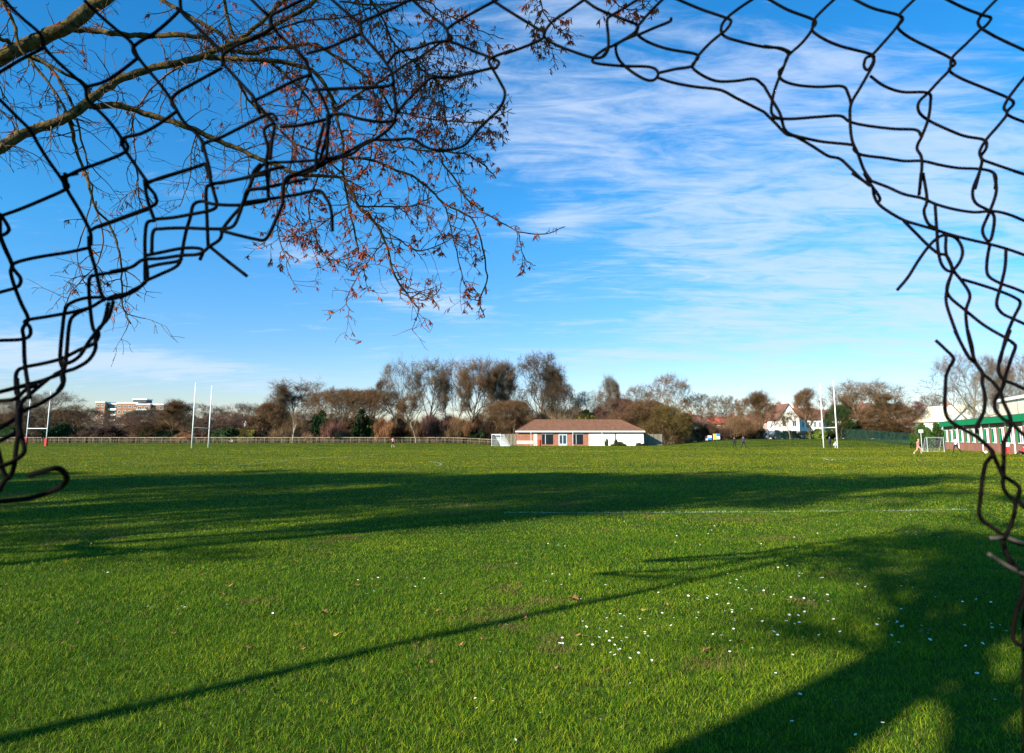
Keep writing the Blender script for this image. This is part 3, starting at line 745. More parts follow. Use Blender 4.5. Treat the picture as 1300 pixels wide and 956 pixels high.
# ------------------------------------------------------------------ houses
def window(par, x0, x1, z0, z1, y, frame=None, nx=1, m=None):
    fr = frame or M['white']; t = .08
    f = MB(); f.box(x0, x1, y - .06, y + .01, z0, z0 + t); f.box(x0, x1, y - .06, y + .01, z1 - t, z1)
    f.box(x0, x0 + t, y - .06, y + .01, z0 + t, z1 - t); f.box(x1 - t, x1, y - .06, y + .01, z0 + t, z1 - t)
    for k in range(1, nx + 1):
        xx = x0 + (x1 - x0) * k / (nx + 1); f.box(xx - .03, xx + .03, y - .05, y + .01, z0 + t, z1 - t)
    o = f.build('window', fr, par)
    g = MB(); g.box(x0 + t, x1 - t, y - .025, y + .005, z0 + t, z1 - t); g.build('pane', M['glass'], o)
def house(name, px0, px1, D, pe, pr, wall, roof, label, gable=False, dep=9, wins=(), chim=(), rz=0, base=None, cat='house'):
    "eave at image row pe, ridge at row pr"
    xa, xb = X(px0, D), X(px1, D); cx = (xa + xb) / 2; z = T(cx, D) if base is None else base
    e = empty(name, (cx, D, z), rz); tag(e, label, cat)
    hx = (xb - xa) / 2; he = Z(pe, D) - z; hr = Z(pr, D) - z
    w = MB(); w.box(-hx, hx, 0, dep, -.5, he)
    if gable: w.add([(-hx, 0, he), (hx, 0, he), (0, 0, hr), (-hx, dep, he), (hx, dep, he), (0, dep, hr)], [(0, 1, 2), (4, 3, 5), (0, 2, 5, 3), (1, 4, 5, 2)])
    w.build('wall', wall, e)
    r = MB(); o = .35; t = .14
    if gable:
        k = (hr - he) / hx
        for s in (-1, 1):
            A = [(s * (hx + o), -o, he - k * o + .04), (0, -o, hr + .04), (0, dep + o, hr + .04), (s * (hx + o), dep + o, he - k * o + .04)]
            B = [(p[0], p[1], p[2] + t) for p in A]
            r.add(A + B, [(0, 1, 2, 3), (7, 6, 5, 4), (0, 4, 5, 1), (2, 6, 7, 3), (0, 3, 7, 4), (1, 5, 6, 2)])
    else:
        ym = dep / 2
        A = [(-hx - o, -o, he), (hx + o, -o, he), (hx + o, dep + o, he), (-hx - o, dep + o, he), (-hx - o, ym, hr), (hx + o, ym, hr)]
        r.add(A, [(0, 1, 5, 4), (3, 4, 5, 2), (1, 2, 5), (0, 4, 3), (0, 3, 2, 1)])
    ro = r.build('roof', roof, e)
    for (cxp, ch) in chim:
        c = MB(); X_ = hx * cxp; yb = dep * .5; c.box(X_ - .4, X_ + .4, yb - .35, yb + .35, he, hr + ch); c.box(X_ - .47, X_ + .47, yb - .42, yb + .42, hr + ch, hr + ch + .15)
        co = c.build('chimney', M['brick'], ro)
        for s in (-.2, .2):
            p = MB(); p.tube([(X_ + s, yb, hr + ch + .15), (X_ + s, yb, hr + ch + .5)], .1, 6); p.build('chimney_pot', M['redroof'], ro)
    for (f0, f1, z0, z1) in wins: window(e, hx * f0, hx * f1, he * z0, he * z1, 0, nx=1)
    return e, hx, he, hr, dep
W2 = [(-.7, -.3, .12, .42), (.3, .7, .12, .42), (-.7, -.3, .6, .9), (.3, .7, .6, .9)]
W4 = [(-.85, -.65, .1, .42), (-.45, -.2, .1, .42), (.15, .4, .1, .42), (.6, .82, .1, .42), (-.85, -.65, .6, .9), (-.45, -.2, .6, .9), (.15, .4, .6, .9), (.6, .82, .6, .9)]
house('gabled_house', 990, 1016, 172, 531, 513, M['whitewall'], M['houseroof'], 'white gabled house with brown roof left of the right goal posts', True, 12, W2, [(0, .4)])
house('terraced_house', 1017, 1046, 176, 533, 517, M['whitewall'], M['houseroof'], 'white house with long brown roof adjoining the white gable', False, 10, W4, [(-.6, 1.0), (.5, 1.0)])
house('terraced_house', 1047, 1082, 178, 534, 519, M['whitewall'], M['houseroof'], 'white house behind the right goal posts with brown tiled roof', False, 10, W4, [(.4, 1)])
house('gabled_house', 1094, 1124, 174, 529, 512, M['cream'], M['houseroof'], 'cream gabled house mostly hidden by the tall olive trees', True, 10, W2, [(0, .5)])
house('brick_house', 962, 990, 180, 536, 526, M['brick'], M['houseroof'], 'red brick house with dark roof adjoining the white gabled house', False, 10, W4, [(-.3, .8)])
house('brick_house', 908, 950, 184, 538, 528, M['brick'], M['redroof'], 'red brick house behind the two walkers in black', False, 10, W4, [(.5, .8)])
house('brick_house', 866, 896, 180, 536, 526, M['brick'], M['houseroof'], 'bright red brick house behind the colourful banners', False, 10, W4, [(.2, .8)])
house('cottage', 892, 904, 172, 541, 534, M['whitewall'], M['slate'], 'small white rendered building right of the bright red brick house', False, 8, W2)
house('cottage', 302, 316, 190, 541, 532, M['whitewall'], M['redroof'], 'cottage with white gable and red roof below the open grey tree', True, 9, W2, [(0, .4)])
house('cottage', 278, 300, 196, 546, 540, M['whitewall'], M['slate'], 'low white cottage with slate roof behind the russet tree', False, 9, W4)
house('villa', 45, 62, 176, 541, 535, M['whitewall'], M['slate'], 'white villa with dark roof between the red padded posts', False, 9, W4, [(-.5, .8)])
house('villa', 2, 14, 180, 542, 535, M['whitewall'], M['slate'], 'pale house at the far left edge of the view', False, 9, W2)
house('villa', 88, 104, 182, 546, 541, M['greymetal'], M['slate'], 'low grey roofed shed building under the round brown tree', False, 9, W2, cat='building')
house('white_house', 1212, 1254, 128, 533, 514, M['whitewall'], M['cream'], 'large white rendered house with pale gable roof behind the large bare tree', True, 12, [(-.5, -.2, .6, .9), (.2, .5, .6, .9)], [(0, .4)])
house('cream_house', 1166, 1204, 150, 539, 532, M['cream'], M['redroof'], 'low cream house behind the dark green hedge', False, 9, W4, [(-.3, .9)])

# ------------------------------------------------------------------ tower block
def block():
    D = 360.0; z = 0.5; cx = X(160, D)
    e = empty('apartment_block', (cx, D, z)); tag(e, 'orange brick apartment block of several storeys rising above the left trees', 'building')
    q = lambda px: X(px, D) - cx; zz = lambda py: Z(py, D) - z
    segs = [(118, 130, 511, 0, 14), (130, 143, 513, 3, 14), (143, 170, 512, 1.5, 14), (170, 188, 514, 0, 12), (188, 203, 514, 2, 12)]
    fl = 2.9
    for i, (a, b, t, y0, dp) in enumerate(segs):
        m = MB(); m.box(q(a), q(b) - .003, y0, y0 + dp, -.5, zz(t)); m.build('wall', M['obrick'], e)
        m = MB(); m.box(q(a) - .15, q(b) + .1 - .25, y0 - .2, y0 + dp, zz(t), zz(t) + .55 + .01 * i); m.build('parapet', M['whitewall'], e)
        k = 0; zt = zz(t) - .9
        while zt > 3 and k < 6:
            xa, xb = q(a), q(b); nw = 2 if i != 2 else 4
            for j in range(nw):
                c0 = xa + (xb - xa) * (j + .22) / nw; c1 = xa + (xb - xa) * (j + .78) / nw
                window(e, c0, c1, zt - 1.4, zt, y0, nx=1)
            if i in (1, 3):
                bal = MB(); bal.box(xa + .6, xb - .6, y0 - 1.3, y0 - .07, zt - 2.3, zt - 2.1); bal.box(xa + .6, xb - .6, y0 - 1.35, y0 - 1.25, zt - 2.1, zt - 1.3); bal.build('balcony', M['whitewall'], e)
            zt -= fl; k += 1
    m = MB(); m.box(q(160), q(177), 4, 10, zz(512) + .6, zz(507)); m.build('lift_house', M['slate'], e)
    m = MB(); m.box(q(160) - .3, q(177) + .3, 3.7, 10.3, zz(507), zz(507) + .5); m.build('lift_house_roof', M['whitewall'], e)
    # windows of the sunlit left flank
    m = MB()
    for k in range(5):
        zt = zz(511) - .9 - k * fl
        m.box(q(118) - .04, q(118) + .01, 2, 4, zt - 1.4, zt); m.box(q(118) - .04, q(118) + .01, 8, 10, zt - 1.4, zt)
    m.build('side_window', M['glass'], e)
block()

# ------------------------------------------------------------------ school building on the right
def school():
    A = Vector((X(1199, 94), 94.0, 0)); B = Vector((X(1345, 55), 55.0, 0))
    d = B - A; L = d.length; rz = math.atan2(d.y, d.x)
    e = empty('school_building', A, rz); tag(e, 'single storey brick school building with green fascia and green edged windows', 'building')
    H = 3.0; dep = 9
    # local: +x along the wall, +y away from the field (left of direction is the far side)
    w = MB(); w.box(0, L, 0, dep, -.3, H); w.build('wall', M['brick'], e)
    f = MB(); f.box(-.3, L + .3, -.45, dep + .3, H, H + .62); f.build('fascia', M['green'], e)
    f = MB(); f.box(-.2, L, -.35, dep, H + .62, H + .68); f.build('flat_roof', M['slate'], e)
    n = 15; s = L / n
    for i in range(n):
        x0 = i * s + s * .22; x1 = x0 + s * .56
        o = MB(); 
        t = .1
        for a, b, c, d_ in ((x0, x1, .95, 1.05), (x0, x1, 2.45, 2.55)): o.box(a, b, -.06, .02, c, d_)
        o.box(x1 - .1, x1, -.06, .02, 1.05, 2.45); xm = x0 + (x1 - x0) * .6; o.box(xm, xm + .07, -.05, .02, 1.05, 2.45)
        win = o.build('window', M['white'], e)
        g = MB(); g.box(x0 + .25, x1 - .1, -.02, .01, 1.05, 2.45); g.build('pane', M['glass'], win)
        g = MB(); g.box(x0 - .06, x0 + .25, -.08, .015, .95, 2.55); g.build('green_panel', M['green'], win)
        if i % 2 == 0:
            g = MB(); g.box(i * s - .15, i * s + .25, -.05, .01, 2.55, 2.98); g.build('lintel_block', M['cream'], e)
        if i % 4 == 3:
            g = MB(); g.tube([(i * s, -.1, 0), (i * s, -.1, 3)], .06, 6); g.build('downpipe', M['white'], e)
    # cream hall behind
    A2 = P(1268, 507, 84); e2 = empty('school_hall', (A2.x, 84, 0), rz)
    tag(e2, 'tall cream rendered flat roofed hall behind the green fascia', 'building')
    h = A2.z; w = MB(); w.box(0, 30, 0, 14, 0, h - .35); w.build('wall', M['cream'], e2)
    w = MB(); w.box(-.25, 30.25, -.25, 14.25, h - .35, h); w.build('parapet', M['whitewall'], e2)
    for k in range(7):
        w = MB(); w.box(3 + k * 4 - .06, 3 + k * 4 + .06, -.05, -.004, 0, h - .35); w.build('wall_joint', M['wood'], e2)
school()

# ------------------------------------------------------------------ parked cars, van and banners
def car(px, D, L, H, m, label, van=False):
    x = X(px, D); e = empty('parked_van' if van else 'parked_car', (x, D, T(x, D))); tag(e, label, 'van' if van else 'car', 'vehicles parked behind the green fence')
    W = 1.75 if not van else 1.95; h = L / 2; zb = .3; zs = H * .58 if not van else H * .55
    prof = [(-h, zb), (h, zb), (h, zs * .85), (h * .93, zs), (h * .52, zs), (h * .25, H), (-h * .55, H), (-h * .88, zs), (-h, zs * .9)] if not van else \
           [(-h, zb), (h, zb), (h, zs * .8), (h * .9, zs), (h * .68, zs + .05), (h * .45, H), (-h * .97, H), (-h, H * .9)]
    b = MB(); n = len(prof); vs = [(p[0], -W / 2, p[1]) for p in prof] + [(p[0], W / 2, p[1]) for p in prof]
    fs = [tuple(range(n)), tuple(range(n, 2 * n))[::-1]] + [(i, i + n, (i + 1) % n + n, (i + 1) % n) for i in range(n)]
    b.add(vs, fs); b.build('body', m, e)
    g = MB()
    if van: g.box(h * .45, h * .66, -W / 2 - .012, -W / 2 + .01, zs + .08, H * .88)
    else: g.box(-h * .5, -h * .02, -W / 2 - .012, -W / 2 + .01, zs + .05, H - .12); g.box(h * .02, h * .24, -W / 2 - .012, -W / 2 + .01, zs + .05, H - .12)
    g.build('side_window', M['glass'], e)
    for s in (-1, 1):
        for y in (-W / 2 - .01, W / 2 - .19):
            w = MB(); w.tube([(s * h * .62, y, .32), (s * h * .62, y + .2, .32)], .32, 14); wo = w.build('wheel', M['rubber'], e)
            if y < 0:
                w = MB(); w.tube([(s * h * .62, y - .01, .32), (s * h * .62, y, .32)], .19, 10); w.build('rim', M['greymetal'], wo)
    for s in (-1, 1):
        l = MB(); l.box(h - .02, h + .015, s * W * .36 - .15, s * W * .36 + .15, zs * .62, zs * .8); l.build('headlight', M['net'], e)
car(867, 158, 4.2, 1.5, M['carwhite'], 'white car furthest left behind the green fence')
car(962, 158, 4.3, 1.55, M['carwhite'], 'white car left of the white van behind the green fence')
car(975, 160, 5.4, 2.1, M['carwhite'], 'long white van parked left of the white gabled house', True)
car(990, 157, 4.2, 1.5, M['cardark'], 'dark car parked before the white gabled house')
car(1006, 158, 4.3, 1.5, M['carsilver'], 'silver car parked under the right side of the white gable')
car(1024, 159, 4.3, 1.45, M['carwhite'], 'white car parked left of the right goal posts')
car(950, 159, 4.1, 1.5, M['cardark'], 'dark car parked right of the two walkers')
car(935, 160, 4.2, 1.5, M['carsilver'], 'silver car seen between the two walkers heads')
for px, w, h, ms, lab in ((901, 5, 5.5, ('white', 'blue'), 'white and blue banner left of the yellow one'), (907.5, 3.6, 7, ('yellow', 'yellow'), 'bright yellow banner on the green fence'), (912, 4, 7, ('blue', 'net'), 'blue and white banner right of the yellow one'), (897, 3, 5, ('redpaint', 'white'), 'red banner at the left end of the banners')):
    D = 143; x = X(px, D); z = T(x, D); ww = w / F * D / 2; hh = h / F * D
    e = empty('banner', (x, D, z)); tag(e, lab, 'banner')
    m = MB(); m.box(-ww, ww, -.02, .02, .25 + hh * .5, .25 + hh); m.build('upper_cloth', M[ms[0]], e)
    m = MB(); m.box(-ww, ww, -.02, .02, .25, .25 + hh * .5 - .002); m.build('lower_cloth', M[ms[1]], e)
    m = MB(); m.tube([(-ww, .05, 0), (-ww, .05, .3 + hh)], .03, 5); m.build('pole', M['greymetal'], e)

# court sign post
D = 76; x = X(1169.5, D); e = empty('basketball_post', (x, D, 0)); tag(e, 'pale blue topped post left of the small training goal', 'post')
m = MB(); m.tube([(0, 0, 0), (0, 0, 2.25)], .04, 8); m.build('pole', M['greymetal'], e)
m = MB(); m.box(-.24, .24, -.05, -.02, 2.05, 2.4); m.build('backboard', M['white'], e)
m = MB(); m.tube([(.16 * math.cos(a * .7854), -.25 + .16 * math.sin(a * .7854), 2.12) for a in range(9)], .012, 4); m.build('hoop', M['redpaint'], e)

# ------------------------------------------------------------------ people
def person(px, D, H, pose, top, legs, shoes, hair, label, rz=0.0, sleeve=None, shorts=False, prop=None):
    x = X(px, D); e = empty('person', (x, D, T(x, D)), rz); tag(e, label, 'person')
    s = H / 1.75
    P0 = dict(pelvis=(0, 0, .95), belly=(0, 0, 1.12), chest=(0, .0, 1.33), neck=(0, 0, 1.5), head=(0, -.01, 1.6), crown=(0, 0, 1.69),
              sl=(-.19, 0, 1.41), el=(-.25, .03, 1.14), hl=(-.27, -.05, .88), sr=(.19, 0, 1.41), er=(.25, .03, 1.14), hr=(.27, -.05, .88),
              kl=(-.11, -.02, .5), al=(-.12, .03, .09), tl=(-.13, -.14, .04), kr=(.11, -.02, .5), ar=(.12, .03, .09), tr=(.13, -.14, .04), hpl=(-.1, 0, .9), hpr=(.1, 0, .9))
    P0.update(pose)
    names = list(P0); idx = {n: i for i, n in enumerate(names)}
    ed = [('pelvis', 'belly'), ('belly', 'chest'), ('chest', 'neck'), ('neck', 'head'), ('head', 'crown'), ('chest', 'sl'), ('sl', 'el'), ('el', 'hl'), ('chest', 'sr'), ('sr', 'er'), ('er', 'hr'),
          ('pelvis', 'hpl'), ('hpl', 'kl'), ('kl', 'al'), ('al', 'tl'), ('pelvis', 'hpr'), ('hpr', 'kr'), ('kr', 'ar'), ('ar', 'tr')]
    rad = dict(pelvis=(.15, .12), belly=(.14, .11), chest=(.17, .12), neck=(.055, .055), head=(.085, .1), crown=(.06, .07), sl=(.065, .065), sr=(.065, .065), el=(.045, .045), er=(.045, .045), hl=(.035, .035), hr=(.035, .035),
               hpl=(.1, .1), hpr=(.1, .1), kl=(.065, .065), kr=(.065, .065), al=(.045, .045), ar=(.045, .045), tl=(.035, .035), tr=(.035, .035))
    me = bpy.data.meshes.new('person_body')
    me.from_pydata([tuple(c * s for c in P0[n]) for n in names], [(idx[a], idx[b]) for a, b in ed], [])
    o = bpy.data.objects.new('body', me); col.objects.link(o); o.parent = e
    sk = o.modifiers.new('skin', 'SKIN'); sk.use_smooth_shade = True
    for n in names:
        r = rad[n]; me.skin_vertices[0].data[idx[n]].radius = (r[0] * s, r[1] * s)
    me.skin_vertices[0].data[0].use_root = True
    sb = o.modifiers.new('sub', 'SUBSURF'); sb.levels = 1; sb.render_levels = 1
    dg = bpy.context.evaluated_depsgraph_get(); dg.update()
    nm = bpy.data.meshes.new_from_object(o.evaluated_get(dg)); o.modifiers.clear(); o.data = nm; nm.name = 'person_body'
    ms = [M['skin'], top, legs, shoes]
    nm.materials.clear()
    for m in ms: nm.materials.append(m)
    segs = [(Vector(P0[a]) * s, Vector(P0[b]) * s, a, b) for a, b in ed]
    zone = {}
    for a, b in ed:
        if b in ('head', 'crown'): z = 0
        elif b in ('belly', 'chest', 'sl', 'sr', 'el', 'er', 'neck'): z = 1
        elif b in ('hl', 'hr'): z = 1 if sleeve else 0
        elif b in ('hpl', 'hpr', 'kl', 'kr'): z = 2
        elif b in ('al', 'ar'): z = 0 if shorts else 2
        else: z = 3
        zone[(a, b)] = z
    for p in nm.polygons:
        c = p.center; best = None
        for A, B, a, b in segs:
            d = B - A; t = max(0, min(1, (c - A).dot(d) / max(d.length_squared, 1e-9)))
            q = (c - A - d * t).length
            z = zone[(a, b)]
            if (a, b) == ('pelvis', 'belly') and t < .25: z = 2
            if b in ('hl', 'hr') and t > .85: z = 0
            if (a, b) == ('chest', 'neck') and t > .75: z = 0
            if best is None or q < best[0]: best = (q, z)
        p.material_index = best[1]; p.use_smooth = True
    hd = Vector(P0['head']) * s; cr = Vector(P0['crown']) * s; ax = (cr - hd).normalized()
    h = MB(); nn = 10; cpt = hd + ax * .03 * s + Vector((0, .025 * s, 0))
    vs = []; fs = []
    for i in range(5):
        th = i / 4 * R(105)
        for j in range(nn):
            a = 2 * math.pi * j / nn
            vs.append(cpt + Vector((math.sin(th) * math.cos(a) * .108, math.sin(th) * math.sin(a) * .12, math.cos(th) * .125)) * s)
    for i in range(4):
        for j in range(nn): fs.append((i * nn + j, (i + 1) * nn + j, (i + 1) * nn + (j + 1) % nn, i * nn + (j + 1) % nn))
    h.add(vs, fs); h.build('hair', hair, e, True)
    # face: nose and eyes
    f = MB(); f.add([(hd + Vector(v) * s) for v in ((-.015, -.1, 0), (.015, -.1, 0), (0, -.13, -.015), (0, -.1, .04))], [(0, 2, 3), (2, 1, 3), (0, 1, 2)]); f.build('nose', M['skin'], e)
    return e
RUN = dict(kl=(-.12, -.28, .6), al=(-.12, -.2, .2), tl=(-.12, -.34, .14), kr=(.11, .1, .5), ar=(.12, .42, .22), tr=(.13, .4, .06), el=(-.27, .2, 1.2), hl=(-.22, .02, 1.02), er=(.27, -.18, 1.2), hr=(.2, -.38, 1.3), pelvis=(0, .02, .95), chest=(0, -.06, 1.33), neck=(0, -.09, 1.5), head=(0, -.12, 1.6), crown=(0, -.12, 1.69))
WALK = dict(kl=(-.11, -.2, .52), al=(-.12, -.26, .09), tl=(-.13, -.42, .05), kr=(.11, .1, .5), ar=(.12, .32, .12), tr=(.13, .2, .03), el=(-.26, .12, 1.15), hl=(-.26, .1, .9), er=(.26, -.1, 1.15), hr=(.26, -.2, .93))
STAND = dict(kl=(-.14, -.02, .5), al=(-.2, .03, .09), tl=(-.22, -.12, .04), kr=(.14, -.02, .5), ar=(.2, .03, .09), tr=(.22, -.12, .04))
SIT = dict(pelvis=(0, 0, .14), hpl=(-.1, 0, .13), hpr=(.1, 0, .13), belly=(0, .05, .32), chest=(0, .1, .52), neck=(0, .08, .7), head=(0, .05, .8), crown=(0, .05, .9), sl=(-.19, .1, .6), sr=(.19, .1, .6), el=(-.27, .2, .36), er=(.27, .2, .36), hl=(-.28, .3, .06), hr=(.28, .3, .06),
           kl=(-.12, -.38, .38), kr=(.12, -.42, .34), al=(-.12, -.72, .1), ar=(.12, -.8, .1), tl=(-.12, -.86, .14), tr=(.12, -.94, .14))
CROUCH = dict(pelvis=(0, .1, .45), hpl=(-.1, .1, .44), hpr=(.1, .1, .44), belly=(0, 0, .6), chest=(0, -.12, .76), neck=(0, -.2, .9), head=(0, -.25, .98), crown=(0, -.27, 1.07), sl=(-.19, -.14, .84), sr=(.19, -.14, .84), el=(-.24, -.3, .62), er=(.24, -.3, .62), hl=(-.18, -.45, .45), hr=(.18, -.45, .45),
              kl=(-.15, -.3, .5), kr=(.15, -.3, .5), al=(-.14, -.05, .09), ar=(.14, -.05, .09), tl=(-.15, -.22, .04), tr=(.15, -.22, .04))
person(499, 111, 1.62, dict(STAND, el=(-.4, 0, 1.3), hl=(-.55, -.1, 1.45)), M['pink'], M['black'], M['wcloth'], M['hair'], 'person in pink top and black shorts standing far off before the rail fence', R(20), shorts=True)
person(932, 98, 1.68, STAND, M['black'], M['black'], M['black'], M['hair'], 'slimmer walker in black left of the pair standing on the far pitch', R(170), sleeve=True)
person(943.5, 98.5, 1.76, dict(WALK, el=(-.34, 0, 1.18), er=(.34, 0, 1.18), kl=(-.22, 0, .5), al=(-.34, .03, .09), tl=(-.36, -.12, .04), kr=(.2, 0, .5), ar=(.3, .03, .09), tr=(.32, -.12, .04)), M['navy'], M['black'], M['black'], M['hair'], 'broader person in dark coat right of the pair with legs apart', R(180), sleeve=True)
person(1053, 107, 1.75, STAND, M['navy'], M['black'], M['black'], M['hair'], 'person in dark jacket standing between the right goal posts', R(200), sleeve=True)
person(1058.5, 104, 1.6, CROUCH, M['wcloth'], M['greymetal'], M['wcloth'], M['blond'], 'person in white crouching at the foot of the right goal post', R(70), sleeve=True)
person(1164.5, 63, 1.42, RUN, M['pink'], M['pink'], M['wcloth'], M['blond'], 'child in pink running on the grass left of the training goal', R(80), shorts=True)
person(1212.5, 68, 1.55, dict(WALK, kr=(.11, .22, .5), ar=(.12, .58, .14), tr=(.13, .5, .03)), M['wcloth'], M['black'], M['black'], M['hair'], 'person in white top and black trousers striding before the school', R(-80))
person(1277.5, 60, 1.3, STAND, M['wcloth'], M['rcloth'], M['rcloth'], M['hair'], 'child in white top and red leggings seen behind the fence wires', R(150))
person(1298, 61, 1.65, SIT, M['rcloth'], M['black'], M['black'], M['hair'], 'person in red and black sitting on the grass at the right edge', R(-75), sleeve=True)
def ball(px, py, r, label, m):
    g = ground_pt(px, py); b = MB(); vs = []; fs = []
    for i in range(9):
        th = math.pi * i / 8
        for j in range(12):
            a = 2 * math.pi * j / 12; vs.append((r * math.sin(th) * math.cos(a), r * math.sin(th) * math.sin(a), r * math.cos(th)))
    for i in range(8):
        for j in range(12): fs.append((i * 12 + j, (i + 1) * 12 + j, (i + 1) * 12 + (j + 1) % 12, i * 12 + (j + 1) % 12))
    b.add(vs, fs); thing_mb('football', b, m, (g.x, g.y, r), label, 'ball', smooth=True)
ball(1252, 576, .14, 'white football on the grass before the school building', M['wcloth'])

